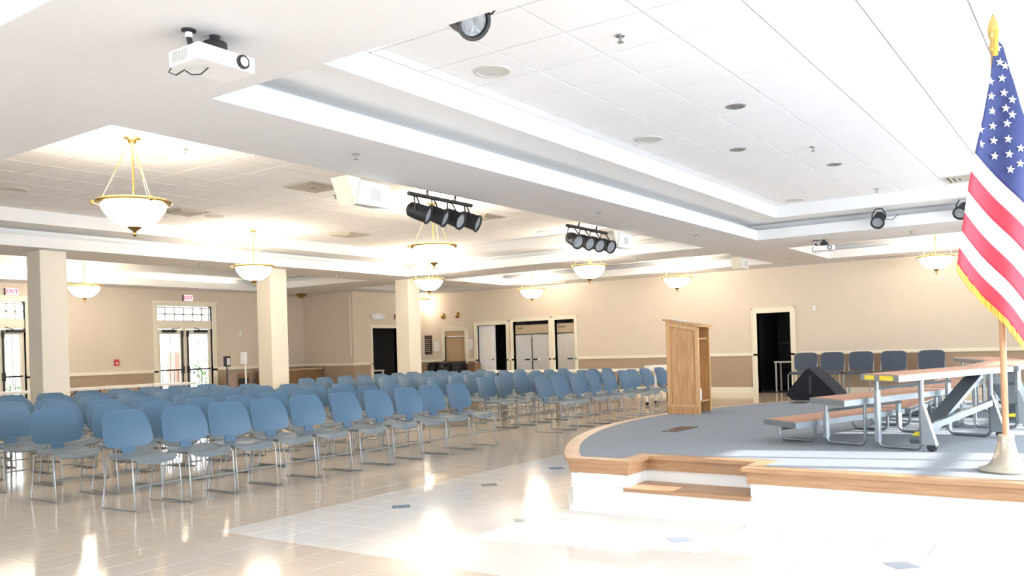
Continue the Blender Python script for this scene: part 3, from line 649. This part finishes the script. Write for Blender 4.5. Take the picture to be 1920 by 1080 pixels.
# ------------------------------------------------------------------ pendant lights
def pendant_proto():
    t = thing('pendant_light', 'x', 'pendant lamp')
    # origin at the rim plane; canopy .70 above
    MB().lathe([(.0,.703),(.085,.703),(.09,.69),(.05,.675),(.035,.64),(.02,.63),(.0,.63)], 24).build('canopy', M_BRASS, t, smooth=True)
    MB().lathe([(.0,-.255),(.06,-.252),(.16,-.225),(.25,-.16),(.31,-.075),(.335,0),(.325,0),(.30,-.07),(.24,-.15),(.15,-.212),(.0,-.24)], 32).build('glass_bowl', M_BOWL, t, smooth=True)
    b = MB(); b.lathe([(.335,-.015),(.375,-.005),(.385,.012),(.37,.028),(.33,.03),(.325,.0),(.335,-.015)], 36); b.build('rim', M_BRASS, t, smooth=True)
    for k in range(3):
        a = k*2*math.pi/3+.4; MB().lathe([(.0,-.03),(.022,-.015),(.028,0),(.018,.02),(.0,.035)], 10, (.395*math.cos(a),.395*math.sin(a),.005), (math.cos(a),math.sin(a),0)).build('rim_knob', M_BRASS, t, smooth=True)
        MB().tube([(.33*math.cos(a),.33*math.sin(a),.02),(.03*math.cos(a),.03*math.sin(a),.64)], .0045, 6).build('chain', M_BRASS, t)
    MB().tube([(0,0,.64),(0,0,-.24)], .011, 8).build('stem', M_BRASS, t)
    MB().lathe([(.0,-.245),(.075,-.25),(.05,-.27),(.022,-.29),(.014,-.31),(.02,-.325),(.012,-.345),(.0,-.355)], 18).build('finial', M_BRASSD, t, smooth=True)
    return t
pp = pendant_proto(); first = True
PEND = [((251,382), 'nearest the ceiling projector'), ((476,501), 'in front of the second square column'), ((158,537), 'over the aisle beside the first column'),
        ((813,463), 'below the first row of spotlights'), ((804,525), 'beside the third square column'), ((1105,500), 'below the second row of spotlights'),
        ((997,543), 'before the stainless refrigerators'), ((1269,521), 'above the oak lectern'), ((1755,482), 'beside the flag'), ((785,563), 'partly hidden behind the third column')]
for q, where in PEND:
    p = onz(*q, 2.957); o = pp if first else copy_tree(pp); first = False
    o.location = p; o['label'] = 'brass pendant with frosted glass bowl, ' + where; o['category'] = 'pendant lamp'; o['group'] = 'brass bowl pendants'
    d = bpy.data.lights.new('bowl_glow', 'POINT'); d.energy = 68 if q != (785,563) else 14; d.color = (1, .90, .77); d.shadow_soft_size = .25
    l = bpy.data.objects.new('bowl_glow', d); C.objects.link(l); l.location = p+Vector((0,0,.12))
# cove lamps hidden in the aisle tray slot
t = TRAYS['aisle']
for xa, xe, wh in ((6.0, 10.2, 'first'), (10.6, 14.9, 'second')):
    o = MB().box(xa, xe, t[3]+.10, t[3]+.16, 3.33, 3.37).build('cove_tube', mat('cove_lamp', (1,.95,.85), .5, emit=(1,.90,.70), estr=9)); tag(o, 'long fluorescent tube in the aisle ceiling cove, nearer the %s square column' % wh, 'tube light', 'cove tubes in the aisle tray')

# ------------------------------------------------------------------ projectors
def projector(label, loc, rz, group=None):
    t = thing('ceiling_projector', label, 'projector', loc, rz, group)
    # origin on the soffit; body below. local +x = lens direction
    MB().lathe([(.0,0),(.04,0),(.04,-.010),(.025,-.016),(.0,-.016)], 20, (-.03,-.13,0)).build('ceiling_plate', M_BLACK, t)
    MB().lathe([(.020,-.014),(.020,-.045),(.0,-.045)], 14, (-.03,-.13,0)).build('collar', M_PLAST, t)
    MB().tube([(-.03,-.13,-.04),(-.03,-.11,-.13)], .016, 10).build('drop_pipe', M_BLACK, t)
    b = MB(); b.lathe([(.0,.0),(.03,.0),(.03,-.03),(.065,-.04),(.068,-.05),(.068,-.09),(.055,-.10),(.0,-.10)], 22, (.0,.02,0)); b.box(-.05,.06,-.13,.12,-.115,-.098); b.build('mount', M_BLACK, t)
    bd = MB().box(-.14,.14,-.19,.19,-.205,-.115).build('body', M_PLAST, t, bevel=.01)
    MB().lathe([(.0,.0),(.040,.0),(.040,.015),(.034,.016),(.0,.012)], 20, (.138,.10,-.160), (1,0,0)).build('lens', M_BLACK, t)
    MB().lathe([(.0,.014),(.028,.017)], 16, (.140,.10,-.160), (1,0,0)).build('lens_glass', M_LENS, t)
    for k in range(8): MB().box(-.10+k*.018,-.09+k*.018,-.193,-.189,-.19,-.13).build('vent_slot', M_GRILLE, bd)
    MB().tube([(-.14,-.16,-.18),(-.17,-.17,-.22),(-.13,-.15,-.24),(-.08,-.13,-.215),(-.03,-.12,-.25),(.0,-.08,-.245),(.03,-.05,-.205)], .004, 6).build('cable', M_BLACK, t)
    return t
p = onz(397, 66, ZS); projector('white projector on the soffit beside the big stage tray corner', (p.x, p.y, ZS), math.radians(-90))
p = onz(1543, 450, ZS); projector('small white projector hung under the far beam beside the stage', (p.x, p.y, ZS), math.radians(200))

# ------------------------------------------------------------------ spotlight bars (four par cans each)
def can(par, pos, direction, yoke_top, name='spotlight'):
    d = Vector(direction).normalized(); pos = Vector(pos)
    c = MB().lathe([(.05,-.13),(.085,-.10),(.095,-.02),(.098,.12),(.11,.125),(.11,.145),(.09,.145),(.085,.12),(.0,.118)], 20, pos, d).build('lamp_can', M_BLACK, par, smooth=True)
    MB().lathe([(.0,.128),(.084,.128)], 20, pos, d).build('lens', M_LENS, c)
    side = d.cross(Vector((0,0,1))).normalized()*.105
    MB().tube([pos+side, pos+side+Vector((0,0,.08)), Vector(yoke_top)+side*.5, Vector(yoke_top)-side*.5, pos-side+Vector((0,0,.08)), pos-side], .010, 6).build('yoke', M_BLACK, c)
    return c
def spot_bar(label, q0, q1, y, dirs):
    a = ony(*q0, y); e = ony(*q1, y); mid = (a+e)/2; L = (e-a).length; zb = mid.z
    t = thing('spotlight_bar', label, 'stage lights', (mid.x, y, zb), 0, 'rows of four black spotlights')
    MB().tube([(-L/2,0,0),(L/2,0,0)], .024, 10).build('bar', M_BLACK, t, smooth=True)
    for s in (-.22, .22):
        MB().tube([(s*L,0,0),(s*L,-.02,.10),(s*L,-.21,ZS-zb)], .010, 6).build('hanger', M_BLACK, t); MB().tube([(s*L-.03,0,.02),(s*L-.03,-.03,.08)], .006, 6).build('clamp', M_BLACK, t)
    for k, dx in enumerate(dirs):
        x = (-.40+.8*k/3)*L; can(t, (x, -.03, -.20), dx, (x, 0, -.02))
    return t
spot_bar('four black spotlights on a bar beside the white wedge speaker', (766, 361), (884, 387), 6.55, [(.35,-.8,-.35),(.3,-.8,-.4),(.1,-.85,-.4),(.3,-.8,-.35)])
spot_bar('four black spotlights on a bar in front of the small white speaker', (1063, 422), (1138, 438), 6.55, [(-.35,-.8,-.4),(-.25,-.85,-.4),(-.3,-.8,-.4),(-.2,-.85,-.35)])
def single_can(label, q, X, Y, d):
    p = onx(*q, X) if X else ony(*q, Y)
    t = thing('stage_spotlight', label, 'stage light', p, 0, 'single black stage spotlights')
    can(t, (0,0,0), d, (0,0,.17)); MB().tube([(0,0,.17),(0,0,.21)], .012, 6).build('mount_bolt', M_BLACK, t)
    MB().tube([(.05,-.08,0),(.02,-.2,-.03),(.03,-.30,.06)], .006, 6).build('cable', M_BLACK, t); return t
single_can('black spotlight with a loose cable on the far edge of the stage tray', (1648, 411), 15.1, None, (-.8,.0,-.5))
single_can('black spotlight at the stage tray edge partly behind the flag', (1806, 393), 15.1, None, (-.8,.25,-.5))
p = onz(868, 30, 3.29); single_can('black spotlight on the near edge of the stage tray', (868, 30), p.x, None, (-.25,-.75,-.50))

# ------------------------------------------------------------------ white wedge speakers on the beam edge
def wedge(label, q, y, s=1.0, rz=0):
    p = ony(*q, y)
    t = thing('wall_speaker', label, 'speaker', (p.x, y, ZS), rz, 'white wedge loudspeakers on the ceiling beam')
    b = MB(); b.add([(-.33*s,0,0),(-.12*s,0,-.0),(-.20*s,.0,-.30*s),(-.33*s,.25*s,0),(-.12*s,.25*s,0),(-.20*s,.25*s,-.30*s)], [(0,1,2),(3,5,4),(0,3,4,1),(1,4,5,2),(2,5,3,0)]); b.build('bracket', mat('cream_bracket', (.80,.74,.62), .6), t)
    b = MB(); b.add([(-.13*s,-.03,-.02),(.33*s,-.03,-.02),(.30*s,-.03,-.30*s),(-.20*s,-.03,-.30*s),(-.13*s,.26*s,-.02),(.33*s,.26*s,-.02),(.30*s,.26*s,-.26*s),(-.20*s,.26*s,-.26*s)], [(0,1,2,3),(7,6,5,4),(0,4,5,1),(1,5,6,2),(2,6,7,3),(3,7,4,0)]); c = b.build('cabinet', M_PLAST, t, bevel=.02)
    MB().box(.02*s,.16*s,-.034,-.030,-.23*s,-.10*s).build('badge_plate', M_GRILLE, c); return t
wedge('white wedge speaker on the beam beside the first spotlight bar', (690, 338), 6.42, .95); wedge('white wedge speaker on the beam beside the second spotlight bar', (1166, 436), 6.42, .9); wedge('small white wedge speaker at the far hall tray corner', (1394, 480), 6.5, .8)

# ------------------------------------------------------------------ ceiling fittings
def ceil_item(name, q, z, build, label, cat, group):
    p = onz(*q, z); t = thing(name, label, cat, p, 0, group); build(t); return t
def sprinkler(t):
    MB().lathe([(.0,0),(.04,0),(.035,-.01),(.0,-.01)], 14).build('escutcheon', M_CHROME, t); MB().lathe([(.01,-.008),(.01,-.05),(.025,-.052),(.025,-.056),(.0,-.056)], 10).build('deflector', M_CHROME, t)
for q in ((667,288),(1122,398),(1305,441),(375,494),(630,514),(704,530),(1709,433),(1485,485),(897,513),(1190,482),(887,534)): ceil_item('sprinkler_head', q, ZS, sprinkler, 'small sprinkler head hanging under a plain soffit beam', 'sprinkler', 'soffit sprinklers')
for q in ((1163,66),(1524,275),(1644,354),(346,279),(528,437),(629,366)): ceil_item('sprinkler_head', q, ZG, sprinkler, 'small sprinkler head hanging from a tiled tray ceiling', 'sprinkler', 'tray sprinklers')
def roundgrille(t): MB().lathe([(.0,-.006),(.125,-.006),(.13,-.012),(.155,-.010),(.16,0),(.0,0)], 28).build('grille', M_GRILLE, t)
for q, wh in (((923,133),'nearest the near edge spotlight'),((1217,261),'midway along the tray'),((1491,375),'nearest the far tray edge')): ceil_item('ceiling_speaker', q, ZG, roundgrille, 'round grey ceiling speaker in the stage tray, '+wh, 'speaker', 'round speakers in the stage tray')
for q in ((290,293),(28,355),(402,405),(655,366),(1020,435)): ceil_item('ceiling_speaker', q, ZG, roundgrille, 'round beige ceiling speaker in the hall tray tiles', 'speaker', 'round speakers in the hall tray')
def downlight(t):
    MB().lathe([(.055,-.002),(.075,-.012),(.095,-.008),(.095,0),(.055,0),(.055,-.002)], 24).build('trim_ring', M_CHROME, t); MB().lathe([(.0,-.001),(.056,-.001)], 20).build('lamp_face', M_BLACK, t)
for q in ((1380,199),(1384,280),(1565,308)): ceil_item('recessed_downlight', q, ZG, downlight, 'small recessed downlight with chrome ring in the stage tray', 'downlight', 'recessed downlights')
def diffuser(t):
    b = MB()
    for k in range(4): 
        a, c = .30-.07*k, .265-.07*k
        for (x0,x1,y0,y1) in ((-a,a,-a,-c),(-a,a,c,a),(-a,-c,-c,c),(c,a,-c,c)): b.box(x0,x1,y0,y1,-.014-.004*k,-.002)
    b.build('louvre', M_VENT, t); MB().box(-.28,.28,-.28,.28,-.003,-.001).build('duct_face', mat('duct_dark', (.12,.10,.08), .9), t)
for q, wh in (((588,350),'just before the first wedge speaker'),((657,440),'between the second and third pendants'),((345,397),'beside the pendant nearest the projector'),((905,407),'beside the first spotlight bar')): ceil_item('air_diffuser', q, ZG, diffuser, 'square louvred air diffuser in the hall ceiling, '+wh, 'vent', 'hall air diffusers')
ceil_item('air_diffuser', (1815, 333), ZG, diffuser, 'square louvred air diffuser in the stage tray by the flag', 'vent', None)
for q0, q1, lab in (((1600,486),(1703,478),'long brown slot vent in the soffit above the upholstered chairs'), ((1018,534),(1077,530),'long brown slot vent in the soffit above the refrigerators')):
    a = onz(*q0, ZS); e = onz(*q1, ZS); x = 20.72; o = thing('slot_vent', lab, 'vent', (x, (a.y+e.y)/2, ZS)); L = abs(a.y-e.y)
    MB().box(-.06,.06,-L/2,L/2,-.008,0).build('frame', M_VENT, o)
    for k in (-.03, .03): MB().box(k-.012,k+.012,-L/2+.03,L/2-.03,-.010,-.008).build('slot', M_DKBROWN, o)
ceil_item('domed_light', (565, 551), ZS, lambda t: MB().lathe([(.0,-.13),(.05,-.12),(.16,-.05),(.18,-.02),(.10,0),(.0,0)], 24).build('dome', M_BRASSD, t, smooth=True), 'small brass flush ceiling light near the far corner', 'ceiling light', None)

# ------------------------------------------------------------------ wall fittings
def exit_sign(p, axis, label):
    t = thing('exit_sign', label, 'exit sign', p, 0 if axis == 'y' else math.radians(-90), 'lit exit signs')
    # local: face towards -y
    MB().box(-.19,.17,-.05,0,-.10,.10).build('housing', M_PLAST, t); MB().box(-.21,-.19,-.055,0,-.10,.10).build('end_cap', M_BLACK, t)
    MB().box(-.185,.165,-.053,-.05,-.095,.095).build('lit_face', M_EXIT, t)
    cu = bpy.data.curves.new('letters', 'FONT'); cu.body = 'EXIT'; cu.size = .17; cu.align_x = 'CENTER'; cu.align_y = 'CENTER'; cu.extrude = .001; cu.offset = .006
    tmp = bpy.data.objects.new('tmp', cu); C.objects.link(tmp); dg = bpy.context.evaluated_depsgraph_get(); me = bpy.data.meshes.new_from_object(tmp.evaluated_get(dg)); bpy.data.objects.remove(tmp)
    me.materials.clear(); me.materials.append(M_EXITL); lo = bpy.data.objects.new('letters', me); C.objects.link(lo); lo.parent = t; lo.location = (-.01,-.055,0); lo.rotation_euler = (math.radians(90),0,0); t.scale = (.78,.78,.78)
    return t
p = ony(22, 547, YW-.002); exit_sign(p, 'y', 'lit red exit sign above the glazed doors behind the first square column')
p = ony(352, 559, YW-.002); exit_sign(p, 'y', 'lit red exit sign above the glazed doors with the brick pier outside')
p = ony(746, 594, YC-.002); exit_sign(p, 'y', 'lit red exit sign above the dark doorway beside the third column')
p = ony(218, 680, YW); t = thing('fire_alarm', 'small red fire alarm pull station on the window wall', 'fire alarm', p); MB().box(-.06,.06,-.04,0,-.08,.08).build('case', M_RED, t, bevel=.006); MB().box(-.02,.02,-.045,-.04,-.03,.01).build('handle', M_WHITE, t)
p = ony(706, 594, YC); t = thing('emergency_light', 'white twin head emergency light above the dark doorway', 'emergency light', p); MB().box(-.18,.18,-.08,0,-.09,.09).build('case', M_PLAST, t, bevel=.01)
for s_ in (-.24, .24): MB().lathe([(.03,-.05),(.06,.03),(.0,.03)], 14, (s_,-.05,.02), (0,-1,-.2)).build('lamp_head', M_PLAST, t)
for k, q in enumerate(((831,593),(858,591))):
    p = onx(*q, XW); t = thing('alarm_bell', ['round bronze wall bell above the tan shutter, beside the column', 'round bronze wall bell above the tan shutter, beside the kitchen doorway'][k], 'bell', p); MB().lathe([(.0,.05),(.06,.045),(.09,.02),(.095,0),(.0,0)], 20, (0,0,0), (-1,0,0)).build('gong', M_BRASSD, t, smooth=True)
p = onx(803, 648, XW); t = thing('wall_plaque', 'dark bronze plaque with raised lines of lettering on the far wall', 'plaque', p); MB().box(-.03,0,-.17,.17,-.29,.33).build('plate', M_DKBROWN, t, bevel=.006)
for k in range(7): MB().box(-.033,-.03,-.11,.11,-.2+k*.065,-.185+k*.065).build('lettering_line', M_VENT, t)
for k, q in enumerate(((819,650),(882,645))):
    p = onx(*q, XW); tag(MB().box(-.004,0,-.11,.11,-.15,.15).build('paper_notice', M_PAPER, loc=p), ['white paper notice beside the bronze plaque', 'white paper notice between the shutter and the kitchen doorway'][k], 'notice')
p = onx(1527, 578, XW); tag(MB().box(-.03,0,-.04,.04,-.06,.06).build('thermostat', M_PLAST, loc=p, bevel=.006), 'small white thermostat on the wall right of the storeroom door', 'thermostat')
p = ony(450, 625, YW); tag(MB().box(-.04,.04,-.02,0,-.06,.06).build('wall_plate', M_PLAST, loc=p, bevel=.004), 'small white wall plate beside the glazed doors', 'switch')
a = onx(656, 552, XA); e = onx(657, 668, XA); tag(MB().tube([(0,0,0),(0,0,e.z-a.z)], .018, 8).build('wall_conduit', M_CREAM, loc=(XA-.02, a.y, a.z)), 'thin cream conduit running down the corner wall', 'conduit')

# ------------------------------------------------------------------ refrigerators
def fridge(op, doors, label):
    a0, a1 = op[0]+.025, op[1]-.025; X = XW+.10
    t = thing('refrigerator', label, 'refrigerator', (X, (a0+a1)/2, 0)); h = (a1-a0)/2
    MB().box(0,.75,-h,h,.02,2.03).build('cabinet', M_STAIN, t)
    MB().box(-.03,0,-h,h,1.74,2.02).build('top_panel', mat('fridge_header', (.45,.36,.26), .35, metal=.5), t)
    for z in (1.73, 2.02): MB().box(-.034,-.0,-h,h,z-.012,z+.012).build('header_gap', M_BLACK, t)
    cu = bpy.data.curves.new('badge', 'FONT'); cu.body = 'Jordon'; cu.size = .085; cu.shear = .3; cu.offset = .002; cu.align_y = 'CENTER'
    tmp = bpy.data.objects.new('tmp', cu); C.objects.link(tmp); dg = bpy.context.evaluated_depsgraph_get(); me = bpy.data.meshes.new_from_object(tmp.evaluated_get(dg)); bpy.data.objects.remove(tmp)
    me.materials.clear(); me.materials.append(M_BLACK); lo = bpy.data.objects.new('name_badge', me); C.objects.link(lo); lo.parent = t; lo.location = (-.033, h-.06, 1.92); lo.rotation_euler = (math.radians(90),0,math.radians(-90))
    for k in range(doors):
        b0 = -h+2*h*k/doors+.01; b1 = -h+2*h*(k+1)/doors-.01
        d = MB().box(-.05,0,b0,b1,.12,1.70).build('door', M_STAIN, t, bevel=.008)
        hy = b0+.12 if (k == 1 or doors == 1) else b1-.12
        hd = MB().box(-.09,-.05,hy-.12,hy+.12,.95,.99).build('handle', M_BLACK, d); MB().box(-.10,-.05,hy-.15,hy-.08,.94,1.0).build('latch', mat('bright_chrome', (.8,.8,.8), .2, metal=.9), d); MB().box(-.055,-.05,b0+.0,b0+.015,.3,1.6).build('gasket', M_BLACK, d)
    return t
fridge((OP['double'][0], OP['double'][1], 0, 0), 2, 'stainless two door refrigerator standing in the far wall opening'); fridge(OP['single'], 1, 'narrow stainless single door refrigerator beside the two door one')
# kitchen doorway: open white door panel
o_ = OP['kitchen']; kd = struct(MB().box(XW+.06,XW+.10,o_[1]-.62,o_[1]-.0,0.01,2.05), 'door_9', mat('white_door', (.86,.88,.92), .5)); 
for zz, hh in ((.25,.55),(1.0,.9)): MB().box(XW+.05,XW+.06,o_[1]-.52,o_[1]-.10,zz,zz+hh).build('door_panel', M_WHITE, kd)
MB().lathe([(.0,.05),(.03,.04),(.03,.02),(.012,.0)], 12, (XW+.06,o_[1]-.55,1.0), (-1,0,0)).build('knob', M_CHROME, kd)
t = thing('wire_rack', 'chrome wire trolley inside the kitchen doorway', 'trolley', (XW+.7, o_[0]+.25, 0.003))
for sx in (-.2,.2):
    for sy in (-.15,.15): MB().tube([(sx,sy,0),(sx,sy,1.0)], .012, 6).build('post', M_CHROME, t)
for z in (.2,.55,.95): MB().box(-.2,.2,-.15,.15,z,z+.02).build('wire_shelf', M_CHROME, t)
# storeroom contents
o_ = OP['store']; t = thing('store_cabinet', 'dark cabinet standing inside the storeroom doorway', 'cabinet', (XW+2.4, o_[0]+.28, .003)); MB().box(-.3,.3,-.3,.3,0,1.35).build('cabinet_body', mat('store_dark', (.03,.03,.045), .6), t); MB().box(-.32,-.30,-.28,-.01,.1,1.3).build('cabinet_door', mat('store_dark', (.03,.03,.045), .6), t)
t = thing('store_table', 'pale trimmed folding table inside the storeroom', 'table', (XW+.8, o_[0]+.30, .003)); MB().box(-.25,.25,-.32,.32,.74,.78).build('tabletop', M_TABLE, t)
for sx in (-.2,.2):
    for sy in (-.28,.28): MB().box(sx-.02,sx+.02,sy-.02,sy+.02,0,.74).build('leg', M_TABLE, t)
t = thing('music_stand', 'black music stand inside the storeroom', 'stand', (XW+1.5, o_[1]-.30, .003)); MB().tube([(0,0,0),(0,.03,1.35)], .014, 8).build('pole', M_BLACK, t); b = MB(); b.beam((-.02,-.22,1.22),(-.02,.22,1.26),.02,.05); b.build('tray', M_BLACK, t)
for k in range(3):
    a = k*2.1; MB().tube([(0,0,.2),(.25*math.cos(a),.25*math.sin(a),0.01)], .01, 6).build('leg', M_BLACK, t)
# exit doorway: inner door and small white table
t = thing('hall_table', 'small white table with a tray inside the dark doorway', 'table', (op_exit[1]-.42, YC+.8, .004)); MB().box(-.3,.3,-.3,.3,.72,.76).build('tabletop', M_WHITE, t)
for sx in (-.26,.26):
    for sy in (-.26,.26): MB().box(sx-.02,sx+.02,sy-.02,sy+.02,0,.72).build('leg', M_WHITE, t)
t = thing('food_tray', 'orange basket on the small table in the dark doorway', 'basket', (op_exit[1]-.42, YC+.8, .765)); MB().lathe([(.0,0),(.10,0),(.14,.07),(.13,.07),(.09,.01),(.0,.01)], 16).build('basket', mat('wicker', (.62,.36,.16), .8), t)
t = thing('hall_chair', 'low dark bench inside the dark doorway', 'bench', (op_exit[0]+.22, YC+1.0, .004)); MB().box(-.2,.2,-.16,.16,.45,.50).build('seat', M_BROWN, t)
for sx in (-.17,.17):
    for sy in (-.13,.13): MB().box(sx-.02,sx+.02,sy-.02,sy+.02,0,.45).build('leg', M_BROWN, t)

# ------------------------------------------------------------------ white folding tables along the walls
def folding_table(x0, x1, y0, y1, z, label, group=None):
    t = thing('folding_table', label, 'table', ((x0+x1)/2, (y0+y1)/2, 0), 0, group); a, c = (x1-x0)/2, (y1-y0)/2
    MB().box(-a,a,-c,c,z-.045,z).build('tabletop', M_TABLE, t, bevel=.008)
    for s in (-1, 1):
        if a > c: pts = [(s*(a-.25),-c+.1,z-.045),(s*(a-.25),-c+.08,.01),(s*(a-.25),c-.08,.01),(s*(a-.25),c-.1,z-.045)]; br = [(s*(a-.25),0,.35),(s*(a-.7),0,z-.05)]
        else: pts = [(-a+.1,s*(c-.25),z-.045),(-a+.08,s*(c-.25),.01),(a-.08,s*(c-.25),.01),(a-.1,s*(c-.25),z-.045)]; br = [(0,s*(c-.25),.35),(0,s*(c-.7),z-.05)]
        MB().tube(pts, .013, 7).build('leg_frame', M_BLACK, t); MB().tube(br, .009, 6).build('brace', M_BLACK, t)
    return t
# along the far wall, behind the chairs
yy0, yy1 = yx(1258, 690, 17.6), yx(905, 690, 17.6); n_ = 3; L = (yy1-yy0)/n_
for k in range(n_): folding_table(17.25, 18.0, yy0+L*k+.01, yy0+L*(k+1)-.01, .76, ['white folding table end to end row, beside the lectern', 'white folding table in the middle of the row before the refrigerators', 'white folding table row end, before the kitchen doorway'][k], 'white tables by the far wall')
# along the window wall
xx0, xx1 = xy(-40, 728, 17.4), xy(345, 722, 17.4); L = (xx1-xx0)/4
for k in range(4): folding_table(xx0+L*k+.01, xx0+L*(k+1)-.01, 16.9, 17.65, .76, 'white folding table standing by the window wall, %s from the hand sanitiser' % ['fourth', 'third', 'second', 'first'][k], 'white tables by the window wall')
t = thing('utility_cart', 'beige plastic cart with raised handle behind the lectern', 'cart', (16.85, yx(1246, 690, 16.85), 0)); MB().box(-.25,.25,-.35,.35,.80,.86).build('top_tray', M_TABLE, t); MB().box(-.25,.25,-.35,.35,.30,.35).build('lower_tray', M_TABLE, t)
for sx in (-.22,.22):
    for sy in (-.32,.32): MB().box(sx-.02,sx+.02,sy-.02,sy+.02,.08,.82).build('post', M_TABLE, t); MB().lathe([(.0,-.02),(.04,-.018),(.04,.018),(.0,.02)], 12, (sx,sy,.041), (1,0,0)).build('caster', M_BLACK, t)
# sanitiser stands, lectern box, low cabinet, covered cart
p = ony(424, 640, 18.5); t = thing('sanitiser_stand', 'black hand sanitiser dispenser on a thin post', 'dispenser', (p.x, 18.5, 0)); MB().lathe([(.0,0),(.17,0),(.17,.015),(.02,.03),(.0,.03)], 20).build('base', M_BLACK, t); MB().tube([(0,0,.02),(0,0,1.15)], .018, 8).build('post', M_BLACK, t); MB().box(-.07,.07,-.07,.05,1.06,1.33).build('dispenser', M_BLACK, t, bevel=.02); MB().box(-.045,.045,-.075,-.07,1.10,1.28).build('dispenser_face', M_PLAST, t)
p = ony(459, 640, 17.9); t = thing('sign_post', 'white thermometer stand on a pale post beside the second column', 'stand', (p.x, 17.9, 0)); MB().lathe([(.0,0),(.17,0),(.17,.015),(.02,.03),(.0,.03)], 20).build('base', M_PLAST, t); MB().tube([(0,0,.02),(0,0,1.15)], .022, 8).build('post', M_PLAST, t); MB().box(-.13,.02,-.05,.03,1.12,1.42).build('head', M_PLAST, t, bevel=.015)
p = ony(447, 715, 19.6); t = thing('waste_bin', 'brown wooden bin cabinet against the window wall', 'bin', (p.x, 19.6, 0)); MB().box(-.22,.22,-.22,.22,0,.80).build('body', M_BROWN, t); MB().box(-.24,.24,-.24,.24,.80,.84).build('lid', M_BROWN, t); MB().box(-.16,.16,-.235,-.22,.5,.72).build('flap', M_BLACK, t)
a = ony(497, 692, 19.9).x; c = ony(592, 692, 19.9).x
t = thing('low_cabinet', 'low brown cabinet with light top standing in the far corner', 'cabinet', ((a+c)/2, 19.95, 0)); h = (c-a)/2; MB().box(-h,h,-.3,.3,0,.86).build('body', M_BROWN, t); MB().box(-h-.02,h+.02,-.33,.3,.86,.90).build('top', mat('tan_top', (.50,.40,.28), .5), t)
for k in range(3): d = MB().box(-h+2*h*k/3+.01,-h+2*h*(k+1)/3-.01,-.32,-.30,.08,.82).build('door', M_BROWN, t); MB().box(-h+2*h*(k+1)/3-.06,-h+2*h*(k+1)/3-.04,-.335,-.32,.5,.62).build('pull', M_CHROME, d)
y0, y1 = yx(861, 690, 20.6), yx(815, 690, 20.6)
t = thing('covered_cart', 'low cart draped with a shiny black plastic cover below the shutter', 'cart', (20.6, (y0+y1)/2, 0)); h = (y1-y0)/2; b = MB(); n = 24; prof = []
for z, s in ((.25,1.06),(.5,1.03),(.8,1.0),(.93,.97),(.96,.9)):
    prof.append([( (.36*s+.02*math.sin(k*2.1+z*9))*max(-1,min(1,1.5*math.cos(2*math.pi*k/n))), (h*s+.02*math.cos(k*1.7))*max(-1,min(1,1.5*math.sin(2*math.pi*k/n))), z+.015*math.sin(k*1.3)) for k in range(n)])
b.add([q for r in prof for q in r], [(i*n+k, i*n+(k+1)%n, (i+1)*n+(k+1)%n, (i+1)*n+k) for i in range(4) for k in range(n)]+[tuple(4*n+k for k in range(n))]); b.build('plastic_cover', mat('black_plastic_sheet', (.012,.012,.013), .25, bump=.4, bscale=14), t)
for sx in (-.25,.25):
    for sy in (-h*.8,h*.8): MB().box(sx-.02,sx+.02,sy-.02,sy+.02,0,.5).build('leg', M_STEEL, t)
p = yx(884, 690, XW-.2); t = thing('waste_bin', 'short brown waste bin with bright flap beside the kitchen doorway', 'bin', (XW-.17, p-.09, 0)); MB().box(-.14,.14,-.14,.14,0,.92).build('body', M_BROWN, t); MB().box(-.145,-.14,-.06,.06,.78,.86).build('flap', M_CHROME, t)
